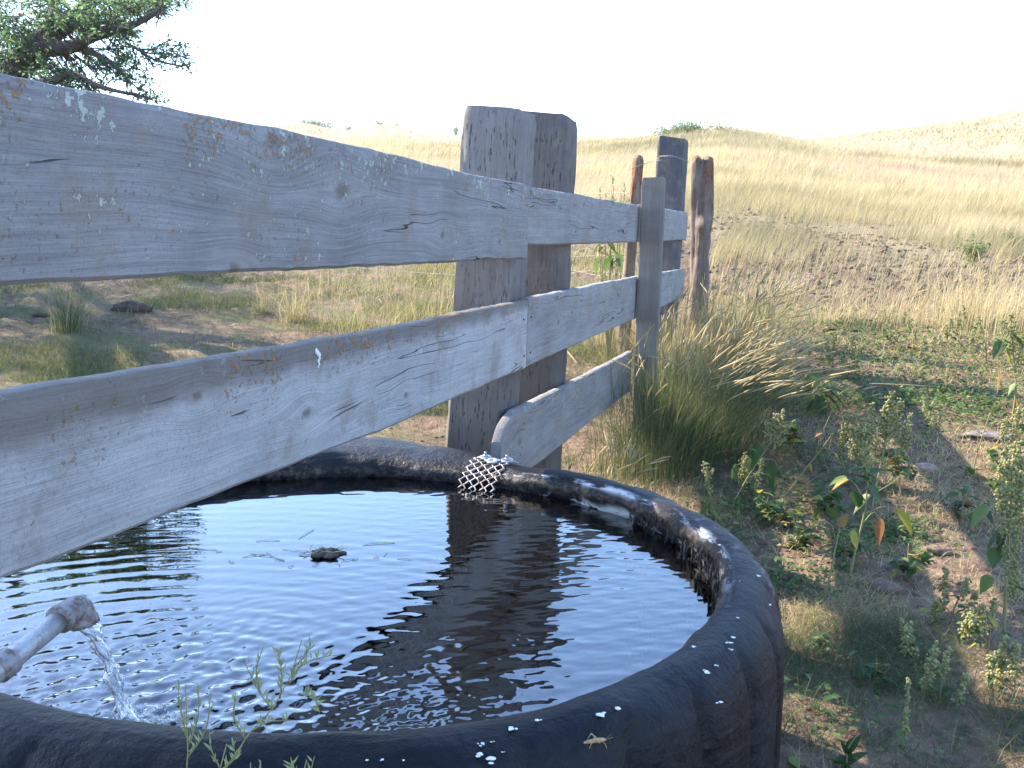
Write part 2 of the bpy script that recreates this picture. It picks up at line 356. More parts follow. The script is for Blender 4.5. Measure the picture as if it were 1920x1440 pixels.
def near_litter():
    # dry stubble and thin grass on the bare soil right of the fence
    def pr(x,y,r):
        b=behind_fence(x,y)>-.1
        return b*(sstep(.40,.60,fbm(x*1.3,y*1.3,57))*.9+.14)*(~in_tank(x,y))*(.62+.38*sstep(5.5,4,r))*sstep(14,8,r)
    x,y,r=scatter(185000,1.7,15,2,33,pr); n=len(x)
    g=sstep(.56,.66,fbm(x*.8,y*.8,77))
    h=rng.uniform(.015,.075,n)*(1+.7*g)*(1+.5*sstep(5,11,r)); w=.0016*np.clip(r/2.6,1,5)*rng.uniform(.7,1.4,n)
    tone=np.clip(.80-.50*g+rng.normal(0,.17,n),0,1)
    P=np.stack([x,y,gz(x,y)-.003],1)
    V,q,t,tn=blades(P,h,w,rng.uniform(0,6.28,n),rng.uniform(.3,2.0,n),tone,2)
    o=link('stubble',mesh_np('stubble',V,q,t,tn),M_mixed,smooth=False)
    tag(o,'sparse dry stubble and thin grass over the bare soil right of the tank','stubble',kind='stuff')
def far_field():
    r=np.exp(rng.uniform(math.log(72),math.log(275),260000)); a=np.radians(rng.uniform(-32,32,len(r))); x=r*np.sin(a); y=r*np.cos(a)
    k=rng.random(len(r))<.25+.75*sstep(.40,.6,fbm(x*.04,y*.04,61)); x,y,r=x[k],y[k],r[k]; n=len(x)
    tone=np.clip(.62+.8*(fbm(x*.05,y*.02,35)-.5)+rng.normal(0,.15,n),0,1)
    V,q,t,tn=blades(np.stack([x,y,gz(x,y)-.05],1),rng.uniform(.35,.8,n),.0012*r*rng.uniform(.7,1.4,n),rng.uniform(-.9,.9,n),rng.uniform(.1,.6,n),tone,2)
    o=link('far_grass',mesh_np('far_grass',V,q,t,tn),M_dry,smooth=False); tag(o,'patchy tan and gold grass on the distant hills','grass',kind='stuff')
field(); left_grass(); near_litter(); far_field()
def leaf_quads(C,dirv,up,L,W,tone,fold=.25):
    """n simple folded leaves: 6 verts 4 tris"""
    n=len(C); s=np.cross(dirv,up); s/=np.linalg.norm(s,axis=1)[:,None]+1e-9; nrm=np.cross(s,dirv)
    L=np.asarray(L)[:,None] if np.ndim(L) else L; W=np.asarray(W)[:,None] if np.ndim(W) else W
    v0=C; v1=C+dirv*L*.38+s*W*.5+nrm*W*fold; v2=C+dirv*L*.38-s*W*.5+nrm*W*fold; v3=C+dirv*L*.40; v4=C+dirv*L-nrm*L*.12
    V=np.stack([v0,v1,v2,v3,v4],1).reshape(-1,3); b=np.arange(n)*5
    T=np.concatenate([np.stack([b,b+1,b+3],1),np.stack([b,b+3,b+2],1),np.stack([b+1,b+4,b+3],1),np.stack([b+3,b+4,b+2],1)])
    return V,T,np.repeat(tone,5)
def ground_cover():
    M=leafmat('ground_cover_leaves',[(0,(.035,.08,.025)),(.5,(.08,.16,.04)),(.85,(.20,.26,.07)),(1,(.40,.24,.12))],.4)
    cs=[]
    for (px,py,sx,sy,k) in [(1560,640,.5,.5,90),(1640,655,.8,.5,130),(1700,690,1.0,.5,120),(1800,700,.8,.4,100),(1720,735,.7,.3,70),(1790,760,.5,.25,110),(1850,760,.5,.25,110),(1590,745,.35,.2,90),(1640,760,.3,.2,70),(1860,790,.3,.2,60),(1720,755,.5,.2,70),(1480,900,.3,.2,60),(1560,935,.25,.2,60),(1600,1020,.12,.1,60),(1680,1010,.1,.08,60),(1480,1100,.12,.1,70),(1400,960,.15,.1,60),(1560,880,.3,.2,60),(1640,620,1.3,.6,120),(1430,590,.5,.4,50),(1340,1010,.1,.1,40),(1560,1380,.1,.1,20)]:
        c=gp(px,py); cs.append(np.stack([rng.normal(c[0],sx,int(k*5.5)),rng.normal(c[1],sy,int(k*5.5))],1))
    xy=np.vstack(cs); k=~in_tank(xy[:,0],xy[:,1]); xy=xy[k]; n=len(xy)
    C=np.c_[xy,gz(xy[:,0],xy[:,1])+rng.uniform(.0,.05,n)]
    a=rng.uniform(0,6.28,n); d=np.stack([np.cos(a),np.sin(a),rng.uniform(-.2,.7,n)],1); d/=np.linalg.norm(d,axis=1)[:,None]
    up=np.stack([rng.normal(0,.35,n),rng.normal(0,.35,n),np.ones(n)],1)
    r=np.hypot(xy[:,0],xy[:,1]); L=rng.uniform(.018,.045,n)*np.clip(r/7,.8,1.6)
    V,T,tn=leaf_quads(C,d,up,L,L*.6,np.clip(rng.normal(.5,.2,n),0,1))
    o=link('ground_cover',mesh_np('ground_cover',V,None,T,tn),M,smooth=False)
    tag(o,'low creeping green weeds spread over the bare soil','ground cover',kind='stuff')
ground_cover()
def clods():
    mb=MB(); M=plain('dry_mud',(.12,.083,.06),.95,0,9,.4,.02)
    def put(n,fx,s0,s1):
        for _ in range(n):
            x,y=fx(); r=rng.uniform(s0,s1)
            if in_tank(x,y): continue
            mb.blob((x,y,float(gz(x,y))+r*.15),r,.5,(rng.uniform(.8,1.6),rng.uniform(.8,1.6),rng.uniform(.4,.9)),1.1)
    pts=[gp(a,b) for a,b in [(1380,420),(1450,455),(1520,500),(1480,440),(1600,470),(1700,510),(1560,520),(1760,480),(1900,500),(1860,540),(1640,560),(1850,480),(1440,420),(1710,560),(1920,520)]]
    for c in pts: put(170,lambda:(rng.normal(c[0],1.5),rng.normal(c[1],2.0)),.008,.045)
    for a,b in [(1700,720),(1780,740),(1640,700),(1700,960),(1760,860),(1560,840),(1480,1080),(1850,830),(1540,1150),(1700,1050),(1800,1300),(800,800),(760,790)]:
        c=gp(a,b); put(34,lambda:(rng.normal(c[0],.35),rng.normal(c[1],.4)),.003,.014)
    o=mb.build('clods',M,None,False); tag(o,'broken clods of dry trampled mud','clods',kind='stuff')
clods()
# ------------------------------------------------------------------ board fence
FR=Matrix.Translation(Vector(P0))@Matrix.Rotation(math.pi/2-FAZ,4,'Z')    # local x along fence, -y towards camera side
fence=thing('wooden_fence','weathered grey board fence running across the stock tank and away to the right','fence',(0,0,0)); fence.matrix_world=FR
def board(name,top,bot,th,mat,n0=0.0,t_step=.03,wav=.004,seed=0,label=None,rot_end=False,bevel=.006):
    k_=(0.867-(n0+th))/0.867; top=[(-1.98+(a+1.98)*k_,CAMZ+(b-CAMZ)*k_) for a,b in top]; bot=[(-1.98+(a+1.98)*k_,CAMZ+(b-CAMZ)*k_) for a,b in bot]   # measured on the tie face, moved out to the board face
    t0,t1=top[0][0],top[-1][0]; ts=np.arange(t0,t1+1e-6,t_step); ts[-1]=t1
    zt=np.interp(ts,[a for a,b in top],[b for a,b in top])+(fbm(ts*3,ts*0+seed,1)-.5)*wav*2+(vn(ts*28,ts*0,seed)-.5)*wav*.7
    zb=np.interp(ts,[a for a,b in bot],[b for a,b in bot])+(fbm(ts*3,ts*0+seed+5,2)-.5)*wav*2+(vn(ts*30,ts*0,seed+3)-.5)*wav*.6
    if rot_end:
        e=np.clip((ts-t0)/.22,0,1); zt=zt-.075*(1-np.sqrt(1-(1-e)**2))-.012*vn(ts*40,ts*0,5)*(1-e); zb=zb+.03*(1-e)**2
    cup=(fbm(ts*1.5,ts*0+seed+9,3)-.5)*.006
    rings=[]; b=bevel; NZ=9
    for t,a,c,k in zip(ts,zt,zb,cup):
        bb=min(b,(a-c)*.3); pr=[]
        for i in range(NZ): s=i/(NZ-1); pr.append((-(n0+th)+k*math.sin(s*math.pi),c+bb+(a-c-2*bb)*s))
        pr+= [(-(n0+th)+b*.35,a-bb*.3),(-(n0+th)+b,a),(-(n0+th*.5),a+.001),(-n0-b,a),(-n0-b*.3,a-bb*.4)]
        pr+= [(-n0,a-bb),(-n0,c+bb),(-n0-b,c),(-n0-th+b,c)]
        rings.append([(t,p,z) for p,z in pr])
    mb=MB(); mb.loft(rings)
    o=mb.build(name,mat,fence,True)
    try: o.data.set_sharp_from_angle(angle=R_(38))
    except Exception: pass
    if label: o['label']=label
    return o
W1=wood('grey_board_top','X',light=(.37,.36,.355),dark=(.15,.14,.135),knots=[(-.52,1.37,.022),(-.27,1.30,.030),(-.64,1.17,.016),(.28,1.22,.016),(.75,1.2,.014)],ztop=1.385,orange=.65,pale=.7,seed=1,orange_all=.45)
W2=wood('grey_board_upper_far','X',light=(.38,.37,.365),dark=(.16,.148,.143),knots=[(2.0,1.34,.02),(3.0,1.25,.015),(5.2,1.3,.03)],ztop=1.385,orange=.8,pale=.5,seed=2)
W3=wood('grey_board_middle','X',light=(.54,.525,.52),dark=(.26,.24,.235),knots=[(-.72,.985,.014),(-.38,.90,.017),(.1,.86,.013)],ztop=1.024,orange=.7,pale=.2,stain=.75,seed=3)
W4=wood('grey_board_middle_far','X',light=(.38,.37,.36),dark=(.16,.147,.14),knots=[(1.6,.9,.02),(2.4,.85,.015)],ztop=.992,orange=.7,pale=.2,seed=4)
W5=wood('grey_board_low','X',light=(.33,.31,.29),dark=(.11,.10,.09),knots=[(1.1,.55,.03)],ztop=.6,orange=.25,pale=.3,seed=5)
board('rail',[(-1.9,1.40),(-.17,1.396),(.564,1.384),(1.235,1.377)],[(-1.9,1.168),(-.66,1.158),(.58,1.147),(1.235,1.137)],.024,W1,.0235,seed=1,label='wide lichen-spotted top rail board nearest the camera')
board('rail',[(1.08,1.376),(3.4,1.378),(6.06,1.391)],[(1.08,1.183),(3.3,1.176),(6.06,1.175)],.0225,W2,0,seed=2,label='narrower far top rail board')
board('rail',[(-1.9,1.05),(-1.06,1.041),(-.26,1.017),(.444,1.011),(1.27,1.001)],[(-1.9,.83),(-1.07,.819),(0,.785),(.48,.781),(1.27,.766)],.032,W3,0,seed=3,label='middle rail board crossing above the water')
board('rail',[(1.275,1.006),(3.54,.986),(6.1,.945)],[(1.275,.768),(3.35,.747),(6.1,.72)],.030,W4,0,seed=4,label='far middle rail board')
board('rail',[(1.0,.645),(1.8,.614),(3.3,.570),(3.6,.565)],[(1.0,.40),(1.58,.377),(3.57,.334),(3.6,.334)],.032,W5,0,seed=5,rot_end=True,label='low rail board with rotted rounded end behind the tank')
def timber(name,t0,t1,n0,n1,z0,z1,mat,parent,seed=0,lean=(0,0),jit=.006,bev=.02,topslope=(0,0),rows=60,bulge=None):
    """squared timber in the fence frame, with worn edges; lean = dt,dn per metre; n positive towards camera side"""
    K=20; rings=[]; hw,hd=(t1-t0)/2,(n1-n0)/2; ct,cn=(t0+t1)/2,(n0+n1)/2
    zs=np.concatenate([np.linspace(z0,z1-.03,rows),[z1-.012,z1-.004,z1]])
    for i,z in enumerate(zs):
        sh=1 if z<z1-.02 else (1-.05*(z-(z1-.03))/.03); ring=[]
        for k in range(K):
            a=(k+.5)/K*2*math.pi; c,s=math.cos(a),math.sin(a); e=.22
            X=math.copysign(abs(c)**e,c)*hw*sh; Y=math.copysign(abs(s)**e,s)*hd*sh
            j=(vn(k*1.3+seed*7,z*4,seed)-.5)*2*jit+(vn(k*3.1,z*14,seed+4)-.5)*jit
            X+=j*c; Y+=j*s
            bx=bulge(z) if bulge else (0,0)
            zz=z+((X*topslope[0]+Y*topslope[1])+(vn(k*2.3,0,seed)-.5)*.008)*(1 if i>=rows-1 else 0)
            ring.append((ct+X+lean[0]*(z-.6)+bx[0],-(cn+Y+lean[1]*(z-.6)+bx[1]),zz))
        rings.append(ring)
    mb=MB(); mb.loft(rings); o=mb.build(name,mat,parent)
    try: o.data.set_sharp_from_angle(angle=R_(45))
    except Exception: pass
    return o
T1=wood('tie_grey','Z',light=(.31,.29,.28),dark=(.13,.113,.105),orange=0,pale=0,ticks=1,seed=6,fine=.8)
T2=wood('tie_dark','Z',light=(.20,.18,.17),dark=(.07,.058,.053),orange=0,pale=0,ticks=1,seed=7,fine=.8)
T3=wood('upright_brown_grey','Z',light=(.25,.225,.205),dark=(.12,.105,.09),orange=0,pale=0,seed=8,fine=1.2)
T4=wood('post_dark_grey','Z',light=(.14,.135,.145),dark=(.05,.047,.055),orange=0,pale=0,seed=9,fine=.5)
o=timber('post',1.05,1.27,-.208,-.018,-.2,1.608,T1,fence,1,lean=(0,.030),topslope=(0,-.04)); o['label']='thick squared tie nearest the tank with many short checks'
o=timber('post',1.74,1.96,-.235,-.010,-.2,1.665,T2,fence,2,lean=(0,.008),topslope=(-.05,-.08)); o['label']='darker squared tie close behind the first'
o=timber('upright_board',3.40,3.46,.042,.166,-.1,1.52,T3,fence,3,lean=(0,-.012),jit=.002,topslope=(0,.04)); o['label']='narrow upright nailed on the near side of the rails'
o=timber('post',5.62,5.84,-.215,-.004,-.2,1.93,T4,fence,4,lean=(0,.002),jit=.004,topslope=(0,-.12)); o['label']='tall dark post behind the far rails'
def nails():
    M=plain('rusty_nail',(.10,.06,.045),.7,.6)
    for t,z,n in [(1.03,1.31,.0475),(1.035,1.21,.0475),(1.82,1.33,.0225),(1.86,1.23,.0225),(1.10,.95,.032),(1.12,.83,.032),(1.20,.95,.030),(1.21,.83,.030),(1.12,.50,.032),(1.82,.92,.030),(1.15,.60,.032)]:
        mb=MB(); mb.blob((t,-n-.001,z),.0045,.5,(1,.4,1)); mb.build('nail',M,fence)
nails()
M_drop=plain('bird_dropping_white',(.78,.77,.72),.7,0,200,.1)
mb=MB(); 
for k in range(7): mb.blob((-.335+rng.normal(0,.004),-.0335,1.010-.005*k),.006-.0005*k,.5,(.9,.35,1.2),.5)
mb.build('dropping',M_drop,fence)
# ------------------------------------------------------------------ barbed wire fence behind
wf=thing('barbed_wire_fence','old rusty-lichened crooked posts strung with barbed wire at the far end of the board fence','wire fence',(0,0,0)); wf.matrix_world=FR
L1=wood('lichen_post','Z',light=(.27,.21,.165),dark=(.05,.033,.027),orange=0,pale=0,seed=10,fine=.35,rust=(1.1,2.3))
def gnarled(name,base,top,rad,mat,seed,knobs=(),rows=90,K=36,spl=.11):
    base=np.array(base,float);top=np.array(top,float); rings=[]
    for i in range(rows+1):
        s=i/rows; c=base+(top-base)*s; ring=[]
        for k in range(K):
            a=k/K*2*math.pi
            r=rad*(1.0-.10*s)*(1+.45*(fbm(np.cos(a)*1.6+seed,s*3+np.sin(a)*1.6,seed)-.5)*2+.30*(vn(k*1.9,s*4,seed+2)-.5)+.16*(vn(k*2.7,s*16,seed+5)-.5))
            for ks,ka,kr in knobs: 
                d=((s-ks)/.035)**2+((math.remainder(a-ka,2*math.pi))/.55)**2; r+=kr*math.exp(-d)
            zz=c[2]
            if i==rows: r*=.7
            if i>=rows-2: zz+=spl*(vn(k*2.7,seed,seed)-.4)
            ring.append((c[0]+math.cos(a)*r+.02*math.sin(s*5+seed),c[1]+math.sin(a)*r,zz))
        rings.append(ring)
    mb=MB(); mb.loft(rings); return mb.build(name,mat,wf)
def loc(p): 
    v=FR.inverted()@Vector(p); return np.array(v)
def atF(px,py,t,n):   # height on a vertical line in the fence frame seen at image row py
    r=ray(px,py); w=fw(t,n,0); k=w[1]/r[1]; return CAMZ+r[2]*k
eb=loc(dep(1316,560,8.3)); et=loc(dep(1318,302,8.3))
o=gnarled('post',(eb[0],eb[1],eb[2]-.6),et,.083,L1,3,knobs=[(.70,3.4,.05),(.62,-.5,.03),(.55,3.0,-.02),(.8,.2,-.02),(.47,-.3,.025)]); o['label']='crooked split post with orange lichen standing last in the row'
fb=loc(dep(1176,520,7.6)); ft=loc(dep(1197,293,7.6))
o=gnarled('post',(fb[0]-.02,fb[1],fb[2]-.6),ft,.046,L1,8,rows=50,K=16,spl=.02); o['label']='thin orange-stained post wrapped with wire'
M_wire=plain('galvanised_wire',(.26,.24,.22),.6,.4,60,.3)
def wire(pts,n=60,r=.0018,barbs=True):
    p=smooth_path([loc(q) for q in pts],n); mb=MB(); T=np.gradient(p,axis=0); L=np.r_[0,np.cumsum(np.linalg.norm(np.diff(p,axis=0),axis=1))]
    for ph in (0,math.pi):
        m=int(L[-1]/.03)+4; t=np.linspace(0,L[-1],m); q=np.stack([np.interp(t,L,p[:,k]) for k in range(3)],1)
        a=t/.05*math.pi*2+ph; q[:,1]+=np.cos(a)*r*1.1; q[:,2]+=np.sin(a)*r*1.1
        mb.tube(q,r,5)
    if barbs:
        for t in np.arange(.1,L[-1],.13):
            c=np.array([np.interp(t,L,p[:,k]) for k in range(3)])
            for _ in range(2):
                d=rng.normal(0,1,3); d/=np.linalg.norm(d); mb.tube([c-d*.016,c+d*.016],r*.6,4)
    mb.build('wire',M_wire,wf)
wire([dep(1180,318,7.52),dep(1210,306,7.5),dep(1237,296,7.25)],12)
wire([dep(1196,312,7.52),dep(1215,305,7.5),dep(1240,300,7.25)],12)
wire([dep(1237,293,7.18),dep(1262,293,7.1),dep(1291,303,7.16)],12,barbs=False)
for (a,b,c,d_) in [((1206,362),(1150,362),(1070,366),(-200,330)),((1200,473),(1150,478),(1060,482),(-100,520)),((1190,505),(1130,518),(1050,500),(-100,600)),((1190,520),(1110,508),(1060,514),(300,470))]:
    wire([dep(*a,7.52),dep(*b,7.9),dep(*c,8.3),dep(*d_,12)],40)
wire([dep(1285,440,7.7),dep(1300,442,8.2),dep(1330,438,8.25)],8)
# ------------------------------------------------------------------ tyre stock tank
tank=thing('stock_tank','round black stock tank cut from a huge old tyre, filled with water under the fence','stock tank',(TC[0],TC[1],0))
ZW=.555
def rim_dz(a,dr=.05):   # local sag and rise of the rim by angle
    w=min(1,max(0,dr/.10)); far=math.exp(-((math.remainder(a-R_(108),2*math.pi))/.6)**2)
    return far*(.050*w-.030)+.006*math.sin(3*a+1)-.010*math.exp(-((math.remainder(a-R_(66),2*math.pi))/.22)**2)
def build_tyre():   # the far side splays outward, the near right side is pinched
    NA=560; prof=[(.03,.02),(.06,.12),(.075,.30),(.06,.44),(.035,.52),(.012,.560),(.000,.585),(-.002,.598),(.006,.610),(.020,.618),(.036,.622),(.055,.622),(.080,.616),(.105,.606),(.128,.592),(.148,.570),(.163,.535),(.170,.49),(.174,.43),(.177,.35),(.179,.26),(.180,.16),(.178,.06),(.17,-.06)]
    rings=[]
    for i in range(NA):
        a=i/NA*2*math.pi; ca,sa=math.cos(a),math.sin(a)
        n=float(fbm(ca*3+5,sa*3,3)-.5); n2=float(fbm(ca*14+5,sa*14,8)-.5)
        chew=math.exp(-((math.remainder(a-R_(2),2*math.pi))/.30)**2); chew2=math.exp(-((math.remainder(a-R_(50),2*math.pi))/.35)**2)
        ring=[]
        lug=abs(math.sin(a*17)) ; lug=1-(1-lug)**3
        for k,(dr,z) in enumerate(prof):
            dr=dr+n*.02
            if k in (4,5,6,7,8): 
                dr+=n2*.010+(chew+.5*chew2)*(.022*float(fbm(a*22,k*.7,12))-.012)
            if dr>.085+n*.02:
                dr+= .026*(lug-1)*min(1,(dr-.085)/.05)
            far=math.exp(-((math.remainder(a-R_(108),2*math.pi))/.6)**2)
            if dr>.03: dr=.03+(dr-.03)*(1+1.9*far)
            if dr>.05: dr=.05+(dr-.05)*(1-.40*math.exp(-((math.remainder(a+R_(25),2*math.pi))/1.0)**4))
            if 9<=k<=14: z+= .004*float(vn(a*9,k*.6,4)-.5)*2 -.004*math.sin(a*17+1)*max(0,(k-10))/4
            z+=rim_dz(a,prof[k][0])*min(1,max(0,(z-.2)/.35))+.006*n*min(1,max(0,z/.5))
            r=TR+dr; ring.append((ca*r,sa*r,z))
        rings.append(ring)
    r=np.array(rings); m,k=r.shape[:2]
    V=r.reshape(-1,3); i=np.arange(m)[:,None]*k; i2=((np.arange(m)+1)%m)[:,None]*k; j=np.arange(k-1)[None]
    q=np.stack([i+j,i+j+1,i2+j+1,i2+j],-1).reshape(-1,4)[:,::-1]
    me=mesh_np('tyre_wall',V,q)
    M=NT('old_tyre_rubber',.5); M.b.inputs['Specular IOR Level'].default_value=.20; p=M.co(); x,y,z=M.xyz(p); rad=M.f('SQRT',M.f('ADD',M.f('MULTIPLY',x,x),M.f('MULTIPLY',y,y)))
    n1=M.noise(p,7,5,.65); n2=M.noise(p,45,5,.7); an=M.f('ARCTAN2',y,x)
    st=M.noise(M.vec(M.f('MULTIPLY',an,2.0),M.f('MULTIPLY',rad,60),M.f('MULTIPLY',z,60)),1,4,.6)
    c=M.mix(M.step(n1,.35,.7),(.004,.004,.006),(.014,.015,.019)); c=M.mix(M.f('MULTIPLY',M.step(n2,.55,.8),.25),c,(.08,.078,.08))
    c=M.mix(M.f('MULTIPLY',M.step(st,.58,.74),.05),c,(.10,.10,.11))
    inn=M.f('SUBTRACT',1.0,M.step(rad,TR+.000,TR+.012)); inn=M.f('MULTIPLY',inn,M.step(z,.50,.60))
    c=M.mix(M.f('MULTIPLY',inn,M.step(n2,.42,.65)),c,(.10,.075,.06))
    # dried mineral crust along the inner lip on the far and right side
    band=M.f('MULTIPLY',M.step(rad,TR+.0,TR+.012),M.f('SUBTRACT',1.0,M.step(rad,TR+.014,TR+.030)))
    ang=M.f('MULTIPLY',M.step(an,R_(-22),R_(2)),M.f('SUBTRACT',1.0,M.step(an,R_(64),R_(70))))
    cr1=M.f('MULTIPLY',M.f('MULTIPLY',band,ang),M.step(M.noise(M.vec(M.f('MULTIPLY',an,6.0),M.f('MULTIPLY',rad,30),z),1,5,.75),0.46,.56))
    band2=M.f('MULTIPLY',M.step(rad,TR+.02,TR+.05),M.f('SUBTRACT',1.0,M.step(rad,TR+.09,TR+.14)))
    ang2=M.f('MULTIPLY',M.step(an,R_(-25),R_(0)),M.f('SUBTRACT',1.0,M.step(an,R_(25),R_(42))))
    cr2=M.f('MULTIPLY',M.f('MULTIPLY',band2,ang2),M.f('MULTIPLY',M.step(M.noise(p,16,6,.8),.50,.72),.45))
    crust=M.f('MAXIMUM',cr1,cr2)
    c=M.mix(M.f('MULTIPLY',crust,.95),c,(.68,.66,.66)); M.col(c)
    M.set(M.b.inputs['Roughness'],M.f('ADD',.36,M.f('MULTIPLY',n1,.25)))
    fold=M.noise(M.vec(M.f('MULTIPLY',an,3.0),M.f('MULTIPLY',rad,13),M.f('MULTIPLY',z,13)),1,3,.5,1.2)
    M.bump(M.f('ADD',M.f('ADD',M.f('MULTIPLY',n2,.8),M.f('MULTIPLY',fold,1.3)),M.f('ADD',M.f('MULTIPLY',n1,1.2),crust)),.008,.9)
    o=link('tyre_wall',me,M.m,tank)
    # floor of the tank
    mb=MB(); a=np.arange(60)/60*2*math.pi; V=np.c_[np.cos(a)*(TR+.09),np.sin(a)*(TR+.09),np.full(60,.06)]
    mb.add(np.vstack([V,[0,0,.06]]),(),[(k,(k+1)%60,60) for k in range(60)])
    Ms=NT('tank_silt',.9); pz=Ms.co(); Ms.col(Ms.mix(Ms.step(Ms.noise(pz,3.5,5,.6),.45,.65),(.015,.015,.01),(.24,.19,.045))); mb.build('tank_floor',Ms.m,tank)
build_tyre()
def rim_point(px,py,lift=0.0):
    """where the view ray meets the tank's top surface"""
    z=.62
    for _ in range(12):
        p=onz(px,py,z); dx,dy=p[0]-TC[0],p[1]-TC[1]; dr=math.hypot(dx,dy)-TR; a=math.atan2(dy,dx)
        z=float(np.interp(dr,[-.002,.006,.02,.055,.105,.128,.148,.163,.17],[.598,.610,.618,.622,.606,.592,.570,.535,.49]))+rim_dz(a,dr)
    p=onz(px,py,z+lift); return p
for (px,py,s) in [(958,1366,1.3),(1007,1350,.8),(905,1394,.9),(899,1413,1.5),(919,1422,1.5),(922,1391,.5),(942,1410,.4),(1125,1340,1.6),(1158,1328,1.5),(1375,1195,1.2),(1370,1205,.9),(1301,1212,.8),(1325,1260,1.3),(1342,1247,.7),(1422,1080,1.0),(1444,1134,.8),(1372,1218,.7),(1396,1117,.8),(1350,1022,1.0),(1326,999,.7),(1352,1316,1.0),(688,1425,.6),(717,1424,.6),(757,1425,.5),(1383,1158,.6),(1388,1090,.6)]:
    p=rim_point(px,py,.001)-np.array([TC[0],TC[1],0]); mb=MB(); r=.0031*s
    mb.blob(p,r,.5,(rng.uniform(.9,1.7),rng.uniform(.7,1.4),.35),.6)
    for _ in range(2): mb.blob(p+np.array([rng.normal(0,r),rng.normal(0,r),0]),r*.6,.5,(1.2,1,.35),.6)
    mb.build('dropping',M_drop,tank)
# ragged torn rubber flaps on the inner edge
Mfl=plain('torn_rubber',(.05,.04,.035),.8,0,40,.5,.004)
mb=MB()
for k in range(150):
    a=R_(rng.uniform(-16,32)); r=TR-rng.uniform(-.004,.012); z=rng.uniform(.552,.598); c=np.array([math.cos(a)*r,math.sin(a)*r,z+rim_dz(a)])
    mb.blob(c,rng.uniform(.0015,.0035),.5,(.8,.8,rng.uniform(1.5,5)),.9)
mb.build('torn_edge',Mfl,tank)
# water
def water_height(x,y):
    S=onz(255,1372,ZW)[:2]; S2=onz(520,1165,ZW)[:2]; S3=onz(150,1250,ZW)[:2]
    d=np.hypot(x-S[0],y-S[1]); d2=np.hypot(x-S2[0],y-S2[1])
    z=.00085*np.cos(d*2*math.pi/.036+1.5*fbm(x*5,y*5,3))*np.exp(-d/.20)+  .00042*np.cos(d*2*math.pi/.055+2.5*fbm(x*4,y*4,4))*np.exp(-d/.6)
    z+=.00016*np.cos(d2*2*math.pi/.026)*np.exp(-d2/.13)
    g=np.random.default_rng(5)
    dn=sstep(.62,.05,d)   # chop close to the splash
    right=sstep(-.25,.25,x-TC[0]-.3*(y-TC[1]))
    for i in range(26):
        lam=g.uniform(.014,.045); a=g.uniform(0,2*math.pi); ph=g.uniform(0,6.28)
        z+=(.000020*dn**1.5*lam/.02*6)*np.sin((x*np.cos(a)+y*np.sin(a))*2*math.pi/lam+ph)
    for i in range(20):
        lam=g.uniform(.016,.07); a=math.pi/2+.25+g.normal(0,.42); ph=g.uniform(0,6.28)
        z+=(.000016+.000055*right)*(lam/.05)*np.sin((x*np.cos(a)+y*np.sin(a))*2*math.pi/lam+ph+1.5*fbm(x*6,y*6,i))*.8
    z+=(fbm(x*14,y*14,88,3)-.5)*.0007*(.12+dn)
    z+=(fbm(x*45,y*45,66,2)-.5)*.0009*dn
    near=sstep(.50,.10,np.hypot((x-S[0]-.18)*.75,(y-S[1])*1.6))
    for i in range(30):
        lam=g.uniform(.009,.024); a=g.uniform(0,2*math.pi); ph=g.uniform(0,6.28)
        z+=.000040*near*(lam/.016)*np.sin((x*np.cos(a)+y*np.sin(a))*2*math.pi/lam+ph+3*fbm(x*9,y*9,i+40,2))
    z+=.006*np.exp(-(d/.022)**2)+.0022*np.cos(d*2*math.pi/.022)*np.exp(-(d/.045)**2)
    return ZW+z
def build_water():
    n=640; g=np.linspace(-.80,.80,n); X,Y=np.meshgrid(g+TC[0],g+TC[1],indexing='ij'); Z=water_height(X,Y)
    V=np.stack([X,Y,Z],-1).reshape(-1,3); ok=(np.hypot(X-TC[0],Y-TC[1])<.785)
    i=np.arange(n-1)[:,None]*n; j=np.arange(n-1)[None]; q=np.stack([i+j,i+n+j,i+n+j+1,i+j+1],-1)
    q=q[(ok[:-1,:-1]&ok[1:,:-1]&ok[:-1,1:]&ok[1:,1:])].reshape(-1,4)
    used=np.unique(q); mp=np.zeros(len(V),int); mp[used]=np.arange(len(used))
    me=mesh_np('water',V[used],mp[q])
    M=NT('clear_dark_water'); fr=M.n('ShaderNodeFresnel',0,{'IOR':1.95})
    gl=M.n('ShaderNodeBsdfGlossy',0,{'Roughness':.0,'Color':(1,1,1,1)}); tr=M.n('ShaderNodeBsdfTransparent',0,{'Color':(.42,.50,.40,1)})
    M.t.links.new(M.n('ShaderNodeMixShader',0,{0:fr,1:tr,2:gl}),M.out.inputs[0])
    o=link('water',me,M.m); tag(o,'rippled water filling the black tyre tank and mirroring the sky','water',kind='structure')
build_water()
